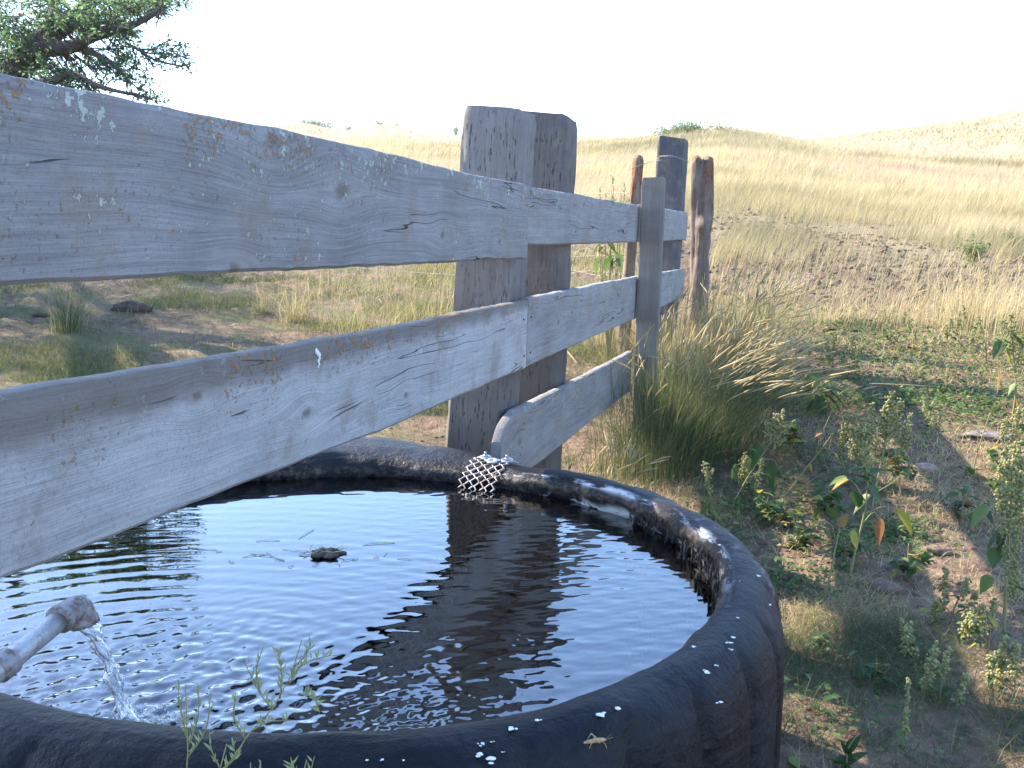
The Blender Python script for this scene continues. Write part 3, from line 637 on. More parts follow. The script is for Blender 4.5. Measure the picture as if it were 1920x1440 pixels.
# ------------------------------------------------------------------ expanded metal ramp
def build_ramp():
    top=onz(905,850,.66); ramp=thing('wildlife_ramp','strip of expanded metal mesh bolted over the far rim and sloping into the water','mesh ramp',tuple(top))
    a0=math.atan2(top[1]-TC[1],top[0]-TC[0]); rad=np.array([math.cos(a0),math.sin(a0),0]); tan=np.array([math.sin(a0),-math.cos(a0),0])
    zc=rim_dz(a0)
    path=[(.135,.612+zc),(.095,.624+zc),(.060,.629+zc),(.030,.625+zc),(.004,.608+zc),(-.022,.580),(-.045,.553),(-.07,.525),(-.12,.47),(-.20,.38),(-.40,.25),(-.55,.17)]
    pts=np.array([np.array([TC[0],TC[1],0])+rad*(TR+d)+np.array([0,0,z]) for d,z in path]); pts=smooth_path(pts,160)
    L=np.r_[0,np.cumsum(np.linalg.norm(np.diff(pts,axis=0),axis=1))]
    def S(u,v):   # u metres across, v metres along
        return np.array([np.interp(v,L,pts[:,k]) for k in range(3)])+tan*(u-.022)
    W=.118; cw,ch=.031,.0128; mb=MB(); nr=int(L[-1]/ch); 
    top3=np.array(top)
    for r in range(nr):
        for cidx in range(-1,int(W/cw)+1):
            for sgn in (0,1):
                u0=cidx*cw+(cw/2 if (r%2) else 0); u1=u0+(cw/2 if sgn else -cw/2)
                v0,v1=r*ch,(r+1)*ch
                if min(u0,u1)<-.003 or max(u0,u1)>W+.003: continue
                n=5; s=np.linspace(0,1,n); e=s*s*(3-2*s)
                line=np.array([S(u0+(u1-u0)*ss-W/2,v0+(v1-v0)*ee) for ss,ee in zip(s,e)])
                mb.tube(line-top3,.0020,5)
    M=NT('weathered_expanded_metal',.55); M.b.inputs['Metallic'].default_value=.35; M.col(M.mix(M.step(M.noise(M.co(),30,4),.4,.7),(.38,.34,.33),(.24,.17,.14)))
    mb.build('mesh_panel',M.m,ramp)
    Mw=plain('zinc_washer',(.38,.43,.47),.38,.55,80,.1)
    for (u,v,bolt) in [(-.032,.058,1),(.036,.066,1),(.004,.092,0)]:
        c=S(u,v); tg=S(u,v+.01)-S(u,v-.01); tg/=np.linalg.norm(tg); nn=np.cross(tg,tan); nn=nn if nn[2]>0 else -nn
        nn=nn*.9-rad*(.25 if bolt else .1); c=c+nn/np.linalg.norm(nn)*.0055; mbw=MB(); rings=[]; nrm=Vector(nn).normalized(); qt=Vector((0,0,1)).rotation_difference(nrm)
        prof=[(.0045,.001),(.0160,.001),(.0166,0),(.0160,-.001),(.0045,-.001)]
        K=28
        for k in range(K):
            a=k/K*2*math.pi; rings.append([tuple(qt@Vector((math.cos(a)*r,math.sin(a)*r,h))) for r,h in prof])
        mbw.loft(rings,closed=True,cap=False); o=mbw.build('washer',Mw,ramp,False); o.location=tuple(c-top3)
        if bolt:
            mbb=MB()
            for r,h0,h1 in ((.0068,.001,.006),(.0035,.006,.014)):
                a=np.arange(6 if r>.005 else 10)/(6 if r>.005 else 10)*2*math.pi
                mbb.loft([[tuple(qt@Vector((math.cos(t)*r,math.sin(t)*r,h))) for t in a] for h in (h0,h1)])
            b=mbb.build('bolt',Mw,o,False)
build_ramp()
# ------------------------------------------------------------------ pipe and stream
def build_pipe():
    e=dep(136,1142,1.235); a=dep(-10,1262,1.10); a2=a+(a-e)*2.2
    pipe=thing('water_pipe','galvanised filler pipe with a turned-down elbow pouring into the tank','pipe',tuple(a))
    M=NT('galvanised_pipe',.45); M.b.inputs['Metallic'].default_value=.5; p=M.co()
    M.col(M.mix(M.step(M.noise(p,60,5,.7),.45,.7),(.42,.42,.42),(.30,.22,.19))); M.bump(M.noise(p,120,3),.002)
    Me=NT('rusty_elbow',.6); Me.b.inputs['Metallic'].default_value=.3; Me.col(Me.mix(Me.step(Me.noise(Me.co(),70,5,.7),.42,.62),(.27,.25,.25),(.15,.10,.08))); Me.bump(Me.noise(Me.co(),140,3),.003)
    d=(e-a)/np.linalg.norm(e-a); out=np.array([.30,-.05,-1.]); out/=np.linalg.norm(out)
    mb=MB(); mb.tube(np.array([a2,a,e-d*.012])-a,.0135,28); mb.build('pipe_body',M.m,pipe)
    mb=MB(); c0=a+d*.002; mb.tube(np.array([c0,c0+d*.003,c0+d*.024,c0+d*.027])-a,[.0145,.017,.017,.0145],28); mb.build('coupling',Me.m,pipe)
    el=smooth_path([e-d*.028,e-d*.006,e+d*.010+out*.004,e+d*.013+out*.030],16)
    rad=np.full(16,.0165); rad[0]=.0155; rad[:3]=.0188; rad[-3:]=.0185
    mb=MB(); K=28
    mb.tube(el-a,rad,28); mb.build('elbow',Me.m,pipe)
    mouth=el[-1]; mb=MB(); mb.tube(np.array([mouth-out*.002,mouth+out*.0015])-a,.0145,24); mb.build('mouth',plain('painted_dark_hollow',(.01,.01,.01),.25),pipe)  # solid black disc imitating the shaded hollow of the spout
    # stream
    L=onz(243,1368,ZW); n=46; pts=[];rad=[]
    for i in range(n):
        s=i/(n-1); h=mouth[2]+(ZW-.004-mouth[2])*(s*.45+.55*s*s); q=mouth+(L-mouth)*(s**.9); q[2]=h
        pts.append(q+np.array([math.sin(s*17)*.0007,math.cos(s*13)*.0007,0])); rad.append(.0095*(1-.25*s)+.002*math.sin(s*23)+(.012*max(0,(s-.82)/.18)**1.4))
    mb=MB(); rings=[]; K=26
    for i in range(n):
        s=i/(n-1); ring=[]
        for k in range(K):
            t=k/K*2*math.pi; r=rad[i]*(1+.22*math.sin(2*t+s*9)+.16*math.sin(5*t-s*31)+.62*(float(fbm(k*.55 if k<K/2 else (K-k)*.55,s*26,4))-.5))
            ring.append(pts[i]+np.array([math.cos(t)*r,math.sin(t)*r,0]))
        rings.append(ring)
    top=pts[0]; mb.loft(np.array(rings)-top)
    for k in range(40):
        s=rng.uniform(.3,1); q=pts[int(s*(n-1))]+rng.normal(0,.008+.010*s,3); q[2]=max(q[2],ZW+.003); mb.blob(q-top,rng.uniform(.0009,.0024),.5)
    for k in range(420):
        rr=abs(rng.normal(0,.034)); t=rng.uniform(0,6.28); q=np.array([L[0]+math.cos(t)*rr,L[1]+math.sin(t)*rr,ZW+.001+max(0,rng.normal(0,.004))]); mb.blob(q-top,rng.uniform(.0012,.0036),.5,(1,1,.7))
    mf=MB()
    for k in range(230):
        rr=abs(rng.normal(0,.022)); t=rng.uniform(0,6.28); mf.blob(np.array([L[0]+math.cos(t)*rr,L[1]+math.sin(t)*rr*1.2,ZW+.002+abs(rng.normal(0,.003))])-pts[0],rng.uniform(.0007,.0022),.5)
    Mg=NT('running_water',.02); g=Mg.n('ShaderNodeBsdfGlass',0,{'IOR':1.33,'Roughness':.02,'Color':(.97,.985,1,1)})
    Mg.t.links.new(Mg.n('ShaderNodeMixShader',0,{0:.30,1:g,2:Mg.n('ShaderNodeBsdfTransparent',0,{})}),Mg.out.inputs[0])
    o=mb.build('water_stream',Mg.m); mf.build('foam',plain('white_foam',(.8,.82,.85),.2),o); o.location=tuple(top); tag(o,'clear twisting stream of water falling from the pipe elbow','water stream')
build_pipe()
# ------------------------------------------------------------------ floating debris
def debris():
    c=onz(612,1040,ZW); M=plain('wet_brown_debris',(.07,.045,.03),.8,0,90,.5,.004)
    root=thing('floating_clump','small dark brown clump of mud and straw floating in the middle of the water','floating clump',tuple(c))
    mb=MB()
    for k in range(26): mb.blob((rng.normal(0,.013),rng.normal(0,.010),rng.uniform(-.004,.006)),rng.uniform(.006,.014),.5,(1.4,1.1,.5),.8)
    mb.build('clump_body',M,root)
    Ms=plain('wet_straw',(.35,.27,.13),.6,0,60,.3); mb=MB()
    for k in range(46):
        a=rng.uniform(0,6.28); p=np.array([rng.normal(0,.018),rng.normal(0,.012),rng.uniform(.001,.010)]); l=rng.uniform(.01,.03); dd=np.array([math.cos(a),math.sin(a)*.8,rng.uniform(-.1,.4)]); mb.tube([p,p+dd*l],.0006,4)
    mb.build('straw',Ms,root)
    pts=[(455,1045),(500,1035),(530,1030),(470,1038),(560,1040),(700,1045),(720,1042),(405,1035),(380,1030),(430,1050),(660,1048),(540,1062),(640,1052),(480,1015),(560,1010),(680,1022),(745,1047),(350,1022),(585,1058),(515,1050)]
    for i,(px,py) in enumerate(pts):
        p=onz(px,py,ZW+.001); a=rng.normal(0,.5); l=rng.choice([.012,.02,.03,.05,.07]); mb=MB(); bend=rng.uniform(-.006,.006)
        d=np.array([math.cos(a),math.sin(a),0]); mb.tube(smooth_path([(0,0,0),d*l*.5+np.array([0,bend,.001]),d*l],5),.0006,5); o=mb.build('straw_piece',Ms); o.location=tuple(p)
        tag(o,'thin wet straw stem floating beside the dark clump on the water','straw','straws floating on the water')
debris()
# ------------------------------------------------------------------ grasshopper
def hopper():
    p=rim_point(1120,1394,.004); M=plain('tan_insect',(.42,.27,.11),.55,0,300,.35)
    g=thing('grasshopper','small tan grasshopper sitting on the near black rim','grasshopper',tuple(p)); g.rotation_euler=(0,0,R_(12))
    mb=MB(); mb.tube(smooth_path([(-.018,0,.002),(-.010,0,.0035),(0,0,.004),(.007,0,.0045),(.011,0,.004)],12),[.0008,.0016,.0022,.0026,.0027,.0027,.0028,.003,.003,.0028,.0024,.0012],10); mb.build('body',M,g)
    for s in (-1,1):
        mb=MB(); mb.tube([(.002,.003*s,.003),(-.007,.006*s,.011)],[.0015,.0006],6); mb.tube([(-.007,.006*s,.011),(-.013,.008*s,-.002)],[.0005,.0004],5); mb.build('leg',M,g)
        mb=MB(); mb.tube([(.006,.002*s,.002),(.008,.007*s,.003),(.010,.009*s,-.003)],.0004,5); mb.build('leg',M,g)
        mb=MB(); mb.tube([(.011,.001*s,.005),(.019,.004*s,.009)],.00025,4); mb.build('antenna',M,g)
        mb=MB(); V=[(.004,.0015*s,.0062),(-.004,.003*s,.0055),(-.019,.0018*s,.003),(-.016,.0003*s,.004),(-.003,.0002*s,.0068)]; mb.add(V,(),[(0,1,4),(1,3,4),(1,2,3)]); mb.build('wing',M,g)
hopper()
# ------------------------------------------------------------------ tussocks along the fence
def tussock(px,py,n,h,spread,lean,label,tone0=.35,world=None,name='grass_clump',group='grass clumps along the fence',wid=.0032,heads=.35,cat='grass clump',az=-.25):
    c=gp(px,py) if world is None else np.array(world,float); c[2]=float(gz(c[0],c[1]))
    root=thing(name,label,cat,tuple(c),group)
    xy=rng.normal(0,spread,(n,2)); P=np.c_[xy,gz(xy[:,0]+c[0],xy[:,1]+c[1])-c[2]-.02]
    hh=h*rng.uniform(.35,1.05,n); ld=np.arctan2(xy[:,1],xy[:,0])*1.0; k=rng.random(n)<.38; ld[k]=az+rng.normal(0,1.0,k.sum())
    la=np.clip(rng.normal(lean,.28,n),.05,1.6); tone=np.clip(rng.normal(tone0,.17,n)+.5*(rng.random(n)<.10),0,1)
    V,q,t,tn=blades(P,hh,np.full(n,wid)*rng.uniform(.7,1.3,n),ld,la,tone,5,1.9)
    link('blades',mesh_np('blades',V,q,t,tn),M_mixed,root,smooth=False)
    m=int(n*heads*.16); mb=MB()
    for i in range(m):
        b=P[rng.integers(n)]; a=az+rng.normal(0,.9); l=h*rng.uniform(.85,1.25); lea=max(.1,rng.normal(lean*1.0,.25)); d=np.array([math.cos(a),math.sin(a),0])
        pts=np.array([b+d*l*lea*s**2+np.array([0,0,l*s*(1-.35*lea*s)]) for s in np.linspace(0,1,9)])
        mb.tube(pts,np.linspace(.0011,.0006,9),3,tone=.55)
        hp=np.array([b+d*l*lea*s**2+np.array([0,0,l*s*(1-.35*lea*s)]) for s in np.linspace(.84,1.03,8)])
        mb.tube(hp,np.array([.0010,.003,.0042,.0045,.0042,.0035,.0025,.0008])*rng.uniform(.7,1.1),5,tone=rng.uniform(.75,1),wob=.5)
    if m: mb.build('seed_head',M_mixed,root,False)
    return root
TG=[(2.15,.10,380,.34,.08,.5,'green and gold grass clump beside the low rail behind the tank'),
    (2.9,.24,1100,.72,.13,.42,'thick bent green grass clump nearest the tank side of the row'),
    (3.3,.42,1200,.68,.12,.6,'tall arching grass clump at the foot of the narrow upright board'),
    (3.8,.50,1200,.56,.15,.75,'tall gold-tipped grass clump in the middle of the row'),
    (4.6,.48,1000,.52,.16,.7,'dense pale grass clump below the dark post'),
    (5.6,.48,1100,.66,.18,.5,'upright dry grass clump around the foot of the crooked post'),
    (6.9,.45,600,.42,.25,.5,'dry golden grass clump past the end of the rails'),
    (4.2,.12,700,.50,.12,.35,'upright grass clump between the narrow upright board and the dark post'),
    (5.1,.10,700,.55,.14,.35,'upright pale grass clump under the far rail ends'),
    (5.9,-.35,700,.55,.25,.3,'dry grass clump on the far side of the rail ends'),
    (4.3,.95,420,.26,.16,.8,'low straw-coloured grass clump at the edge of the soil')]
for t,nn,n,h,s,le,lab in TG:
    w=fw(t,nn,0); tussock(0,0,int(n*1.15),h,s,le*.8,lab,tone0=.13 if t<5.0 else .7,world=w,wid=.0020)
for (px,py,n,h,s,lab,tn) in [(130,625,420,.55,.05,'tall dark green grass tuft at the left end behind the fence',.35),(550,600,260,.50,.05,'upright straw-coloured grass tuft right of the middle behind the fence',.85),(495,585,200,.45,.05,'small orange-brown grass tuft left of the straw-coloured one',.7),
      (690,620,500,.50,.25,'loose patch of tall dry grass just left of the thick ties',.8),(810,600,420,.50,.22,'dry grass tuft at the foot of the thick ties',.8),(620,560,400,.5,.3,'dry grass tuft far behind beneath the top rail',.75),(760,560,400,.5,.3,'bushy dry grass tuft by the sagging wire',.75)]:
    tussock(px,py,int(n*.6),h*.8,s,.35,lab,tone0=tn*.78,group='grass tufts behind the fence',name='grass_tuft',wid=.0028,heads=.3,cat='grass tuft')
for (px,py,n,h,s,lab,tn) in [(1560,610,160,.35,.12,'pale dry tuft left of the path of green weeds',.85),(1850,620,420,.75,.30,'tall blond grass tuft near the right edge of the slope',.9),(1790,610,300,.65,.28,'tall blond grass tuft next to the right edge tuft',.9),(1450,560,160,.4,.2,'sparse dry tuft on the trampled mud',.85),(1660,600,250,.45,.3,'low dry tuft in the middle of the slope foot',.85),(1620,1130,70,.10,.03,'small green tuft under the sunflower leaves',.3),(1560,1330,90,.10,.10,'thin green blades on the soil by the tank wall',.2),(1640,1380,90,.10,.12,'thin green blades near the bottom edge right of the tank',.3)]:
    tussock(px,py,n,h,s,.4,lab,tone0=tn,group='grass tufts on the right slope',name='grass_tuft',wid=.0035 if py<900 else .0018,heads=.4 if py<900 else 0,cat='grass tuft')
# ------------------------------------------------------------------ weeds
M_leaf=leafmat('broad_leaf',[(0,(.035,.075,.025)),(.4,(.07,.13,.04)),(.7,(.16,.22,.05)),(.85,(.42,.36,.06)),(1,(.32,.14,.06))],.45,.5,.4)
M_stem=leafmat('weed_stem',[(0,(.10,.13,.05)),(.5,(.28,.26,.11)),(1,(.25,.13,.09))],.1)
M_seed=leafmat('seed_cluster',[(0,(.24,.28,.10)),(.5,(.44,.44,.20)),(1,(.58,.50,.28))],.5)
def heart_leaf(mb,base,tip,width,tone,droop=.25,curl=.15):
    base=np.asarray(base,float);tip=np.asarray(tip,float); d=tip-base; L=np.linalg.norm(d); d/=L
    up=np.array([rng.normal(0,.3),rng.normal(0,.3),1.]); s=np.cross(d,up); s/=np.linalg.norm(s); nr=np.cross(s,d)
    prof=[(0,0),(.06,.62),(.18,.95),(.32,1.0),(.48,.86),(.64,.62),(.82,.30),(1,0)]; V=[];rows=[]
    for (l,w) in prof:
        c=base+d*L*l-np.array([0,0,droop*L*l*l]); row=[]
        for k,u in enumerate((-1,-.5,0,.5,1)):
            row.append(len(V)); V.append(c+s*u*w*width*.5+nr*(abs(u)*w*width*curl+rng.normal(0,.012)*width)+d*(-.08*L*abs(u) if l<.1 else 0))
        rows.append(row)
    q=[(rows[i][k],rows[i][k+1],rows[i+1][k+1],rows[i+1][k]) for i in range(len(rows)-1) for k in range(4)]
    mb.add(V,q,(),tone)
def seed_spike(mb,a,b,r,dens=1.0,tone=.5):
    r=r*1.35; dens=dens*1.2
    a=np.asarray(a,float);b=np.asarray(b,float); L=np.linalg.norm(b-a); n=int(L/.0016*dens)
    for i in range(n):
        s=rng.uniform(0,1); rr=r*(1-.55*s)*(.5+.5*math.sin(min(1,s*5)*1.57)); q=a+(b-a)*s+rng.normal(0,rr*.5,3); mb.blob(q,rng.uniform(.0026,.0050)*(1+r*12),np.clip(rng.normal(tone,.2),0,1),jit=.4)
def weed(name,label,cat,group,pts,depth,stems=(),leaves=(),spikes=(),r0=.004,rand=None,base=None):
    """pts: main stem pixels base to top; depth: metres; branches and leaves measured likewise"""
    b=gp(*pts[0]) if base is None else base; dd=depth if depth else b[1]
    def W(p,dz=0): 
        q=dep(p[0],p[1],dd+(p[2] if len(p)>2 else 0)); return q
    root=thing(name,label,cat,tuple(b),group); B=np.array(b); ms=MB()
    main=[B-[0,0,.02]]+[W(p) for p in pts[1:]]
    sp=smooth_path(main,14); ms.tube(sp-B,np.linspace(r0,r0*.4,14),6,tone=.5)
    for st in stems:
        q=smooth_path([W(p) for p in st],8); ms.tube(q-B,np.linspace(r0*.55,r0*.25,8),5,tone=.5)
    ms.build('stem',M_stem,root)
    if leaves:
        ml=MB()
        for lf in leaves:
            p0,p1,wd,tn=lf[:4]; a=W(p0); c=W(p1); heart_leaf(ml,a-B,c-B,wd,tn,.15)
            
        ml.build('foliage',M_leaf,root)
    if spikes:
        mk=MB()
        for s in spikes: seed_spike(mk,W(s[0])-B,W(s[1])-B,s[2],s[3] if len(s)>3 else 1)
        mk.build('seed_head',M_seed,root,False)
    return root
G='weeds on the bare soil right of the tank'
weed('weed_plant','leaning lambsquarters with seed spray and two hanging broad leaves close behind the rim','weed',G,
  [(1362,958),(1405,890),(1443,832),(1465,795)],None,
  stems=[[(1425,868),(1412,842),(1400,845)],[(1430,862),(1450,862),(1458,875)],[(1408,895),(1385,870),(1375,882)],[(1412,888),(1440,890),(1455,905)],[(1443,832),(1440,800)],[(1443,832),(1475,812)]],
  leaves=[((1420,835),(1405,885),.05,.3),((1448,870),(1450,925),.05,.25),((1432,838),(1442,820),.03,.6),((1380,872),(1372,905),.035,.2),((1404,842),(1408,868),.04,.35)],
  spikes=[((1443,830),(1438,787),.016),((1450,820),(1467,772),.02),((1452,818),(1490,790),.016),((1455,812),(1480,800),.014),((1450,835),(1472,822),.012),((1462,790),(1470,768),.014),((1446,820),(1455,778),.016)])
weed('weed_plant','bare yellow-stemmed weed with a forked top and small dry leaves','weed',G,
  [(1468,930),(1515,873),(1545,835),(1562,812)],None,
  stems=[[(1537,842),(1545,805),(1558,775)],[(1540,840),(1556,842),(1568,855)],[(1500,915),(1545,885)],[(1530,850),(1535,820),(1530,812)],[(1560,815),(1552,855)]],
  leaves=[((1540,812),(1528,818),.025,1.0),((1550,800),(1570,815),.035,.2),((1565,850),(1572,862),.02,.95),((1518,870),(1522,885),.02,.85),((1450+140,880),(1545,898),.03,.3),((1556,815),(1580,810),.03,.25)],r0=.0045)
weed('weed_plant','broad-leaved sunflower seedling with dark drooping leaves beside the grass clump','weed',G,
  [(1492,780),(1512,750),(1540,735)],None,
  stems=[[(1505,765),(1498,745),(1490,738)],[(1530,740),(1560,728)],[(1530,742),(1520,712)]],
  leaves=[((1535,738),(1510,775),.12,.2),((1530,735),(1550,780),.12,.15),((1525,725),(1515,698),.12,.2),((1545,725),(1590,760),.11,.2),((1540,730),(1570,712),.10,.25),((1520,760),(1525,785),.05,.7),((1560,728),(1598,745),.09,.2),((1550,742),(1580,772),.08,.45)],r0=.005)
weed('pigweed_plant','bushy pigweed with upright pale seed spikes and reddish stem amid the soil','weed',G,
  [(1632,960),(1648,890),(1660,830),(1672,780)],None,
  stems=[[(1645,900),(1620,860),(1605,825)],[(1652,870),(1690,845),(1705,810)],[(1640,915),(1615,880),(1600,870)],[(1655,850),(1640,810),(1635,770)],[(1650,880),(1670,850),(1690,840)],[(1640,925),(1680,900),(1700,880)]],
  leaves=[((1660,838),(1650,828),.03,.5),((1686,850),(1712,868),.05,.3),((1665,815),(1678,812),.03,.5),((1640,880),(1665,885),.03,.4),((1625,900),(1640,915),.03,.4)],
  spikes=[((1662,822),(1668,742),.026,1.4),((1672,800),(1690,752),.024,1.2),((1655,810),(1660,760),.022,1.2),((1636,820),(1634,755),.016),((1612,850),(1618,790),.022,1.2),((1605,845),(1600,805),.02),((1700,840),(1706,778),.018),((1690,850),(1698,800),.018),((1680,835),(1684,790),.02),((1622,840),(1628,805),.02),((1600,860),(1590,830),.014),((1700,895),(1704,870),.010),((1672,760),(1672,735),.014)],r0=.006)
weed('sunflower_plant','young sunflower with yellow-edged leaves and hanging dry leaf closest to the tank wall','sunflower plant',G,
  [(1545,1125),(1560,1060),(1572,1000),(1580,955)],None,
  stems=[[(1566,1010),(1555,980),(1532,980)],[(1566,1012),(1580,992),(1598,998)]],
  leaves=[((1533,978),(1521,990),.045,.85),((1595,998),(1608,1028),.045,.8),((1575,985),(1592,960),.035,.97),((1565,970),(1550,945),.05,.5),((1580,960),(1560,935),.05,.3),((1572,958),(1600,940),.05,.3)],r0=.0042)
weed('sunflower_plant','second young sunflower with green top leaves and a crinkled brown leaf','sunflower plant',G,
  [(1590,1100),(1602,1040),(1620,965),(1628,900),(1632,860)],None,
  stems=[[(1615,985),(1640,960),(1652,985)],[(1618,965),(1660,950),(1690,962)],[(1622,940),(1600,905),(1585,895)]],
  leaves=[((1650,975),(1648,1020),.035,1.0),((1680,955),(1712,1000),.07,.85),((1625,900),(1600,885),.06,.3),((1628,890),(1660,875),.05,.3),((1590,900),(1560,915),.045,.9),((1620,880),(1585,880),.06,.2),((1600,925),(1612,955),.06,.25),((1630,930),(1600,960),.06,.2),((1630,915),(1655,945),.06,.2),((1585,895),(1552,908),.03,.7)],
  spikes=[((1626,880),(1622,830),.012,.7),((1630,900),(1615,850),.012,.6)],r0=.005)
weed('weed_plant','bare branching mustard stalks in the sunlight between pigweed and right edge','weed',G,
  [(1820,900),(1825,880),(1832,850),(1856,775)],None,
  stems=[[(1822,888),(1790,830),(1775,790)],[(1820,890),(1780,850),(1750,800),(1733,760)],[(1825,885),(1860,850),(1880,808)],[(1826,880),(1870,860),(1910,820)],[(1832,850),(1835,790)],[(1815,890),(1770,865),(1740,860)],[(1822,880),(1800,840),(1798,800)],[(1830,880),(1880,880)],[(1822,888),(1760,880),(1758,820)]],
  leaves=[((1870,840),(1885,848),.035,.4),((1815,905),(1800,890),.06,.3),((1825,900),(1845,885),.06,.3),((1800,905),(1780,900),.06,.25),((1835,910),(1860,905),.05,.35),((1820,890),(1812,870),.05,.4)],r0=.004)
weed('pigweed_plant','tall pigweed with long seed spikes and drooping leaves at the right edge of the picture','weed',G,
  [(1882,1190),(1888,1080),(1895,960),(1900,850)],None,
  stems=[[(1893,1010),(1875,985),(1862,1000)],[(1892,1040),(1880,1018),(1862,1030)],[(1890,1098),(1870,1080),(1855,1082)],[(1895,1100),(1920,1090)],[(1893,960),(1865,948),(1838,965)]],
  leaves=[((1875,1000),(1848,1035),.06,.25),((1865,1028),(1862,1062),.05,.3),((1858,1082),(1838,1110),.045,.6),((1850,952),(1818,985),.05,.6),((1885,1005),(1870,1035),.06,.2),((1900,1100),(1935,1110),.06,.2)],
  spikes=[((1905,1000),(1905,830),.022,1.2),((1890,1000),(1880,900),.018,1.1),((1915,980),(1918,860),.018,1.2),((1890,1080),(1875,990),.012,1),((1900,1120),(1905,1000),.018,1.1),((1885,900),(1888,865),.014)],r0=.006)
weed('sunflower_plant','sunflower with dangling dry heads in the sunlight at the upper right edge','sunflower plant',G,
  [(1898,790),(1905,720),(1900,660),(1895,600)],None,
  stems=[[(1903,700),(1885,650),(1875,635)],[(1880,735),(1872,690),(1870,650)],[(1903,690),(1920,640)]],
  leaves=[((1890,640),(1870,660),.08,.7),((1885,650),(1892,680),.08,.8),((1900,630),(1920,650),.08,.6),((1878,640),(1862,670),.06,.3),((1905,720),(1890,740),.06,.5),((1903,745),(1905,790),.07,1.0),((1895,600),(1900,580),.05,.5),((1873,700),(1870,735),.03,.95)],
  spikes=[((1900,660),(1895,590),.03,1),((1905,700),(1918,620),.03,1),((1890,650),(1880,600),.03,.8)],r0=.007)
weed('weed_plant','yellow-green seeding weed standing on the strip of green creepers','weed',G,
  [(1590,715),(1595,680),(1600,640)],None,stems=[[(1595,690),(1580,660)],[(1596,685),(1615,650)]],
  leaves=[((1590,700),(1570,712),.05,.6),((1598,700),(1618,712),.05,.6)],
  spikes=[((1598,700),(1602,632),.035,.9),((1590,705),(1578,655),.03,.9),((1600,700),(1620,650),.03,.8)],r0=.004)
weed('weed_plant','small leafy nettle-like weed pressed against the far right rim of the tank','weed',G,
  [(1335,1000),(1332,930),(1325,880)],None,stems=[[(1332,950),(1310,930),(1295,912)]],
  leaves=[((1330,940),(1350,960),.06,.6),((1330,950),(1305,975),.05,.5),((1330,925),(1310,920),.05,.4),((1332,960),(1360,990),.06,.6),((1328,905),(1340,895),.03,.4),((1300,915),(1283,912),.02,.9),((1330,970),(1318,990),.05,.5)],
  spikes=[((1330,930),(1322,868),.014,1),((1328,900),(1336,880),.01,1)],r0=.004)
weed('weed_plant','broad green leaves of a low weed at the bottom edge right of the tank','weed',G,
  [(1590,1440),(1592,1400),(1610,1375)],None,stems=[],
  leaves=[((1592,1430),(1560,1425),.04,.2),((1592,1425),(1575,1380),.035,.15),((1595,1430),(1630,1405),.035,.15),((1590,1440),(1545,1412),.03,.4),((1480,1425),(1520,1445),.03,.7),((1680,1370),(1700,1390),.02,.3),((1590,1410),(1618,1370),.03,.15)],r0=.003)
weed('weed_plant','thin upright reddish seed stalk low on the soil near the bottom right','weed',G,
  [(1690,1420),(1695,1370),(1702,1290)],None,stems=[],leaves=[((1695,1400),(1680,1410),.02,.5),((1697,1360),(1712,1372),.02,.5)],spikes=[((1697,1380),(1703,1275),.006,1)],r0=.003)
def rand_weed(px,py,h,w,label,kind=0,name='weed_plant',cat='weed'):
    b=gp(px,py); b[2]=float(gz(b[0],b[1])); root=thing(name,label,cat,tuple(b),G); ms,ml,mk=MB(),MB(),MB()
    top=np.array([rng.normal(0,.15)*h,rng.normal(0,.1)*h,h]); p=smooth_path([(0,0,-.02),top*[.3,.3,.5],top],12); ms.tube(p,np.linspace(.0045,.0015,12),5,tone=rng.uniform(.3,.8))
    ends=[top]
    for k in range(rng.integers(4,8)):
        i=rng.integers(2,9); a=rng.uniform(0,6.28); e=p[i]+np.array([math.cos(a)*w*rng.uniform(.5,1),math.sin(a)*w*rng.uniform(.5,1),h*rng.uniform(.15,.42)])
        ms.tube(smooth_path([p[i],(p[i]+e)/2+[0,0,-.02*h],e],6),np.linspace(.0026,.001,6),4,tone=rng.uniform(.3,.8)); ends.append(e)
    for e in ends:
        if kind==0: seed_spike(mk,e-np.array([0,0,.06*h+.03]),e+np.array([rng.normal(0,.01),rng.normal(0,.01),.10*h+.03]),.012+.012*h)
        for _ in range(3 if kind==0 else 6):
            a=rng.uniform(0,6.28); q=e*rng.uniform(.45,1)+rng.normal(0,.012,3); L=rng.uniform(.025,.055)*(1.0 if kind==0 else 1.35)*min(1,.35+h*3); d=np.array([math.cos(a),math.sin(a),rng.uniform(-.6,.4)])*L
            heart_leaf(ml,q,q+d,L*.62,rng.choice([.2,.3,.4,.5,.65,.85,.97],p=[.2,.2,.2,.15,.1,.1,.05]),.2)
    ms.build('stem',M_stem,root); ml.build('foliage',M_leaf,root)
    if kind==0: mk.build('seed_head',M_seed,root,False)
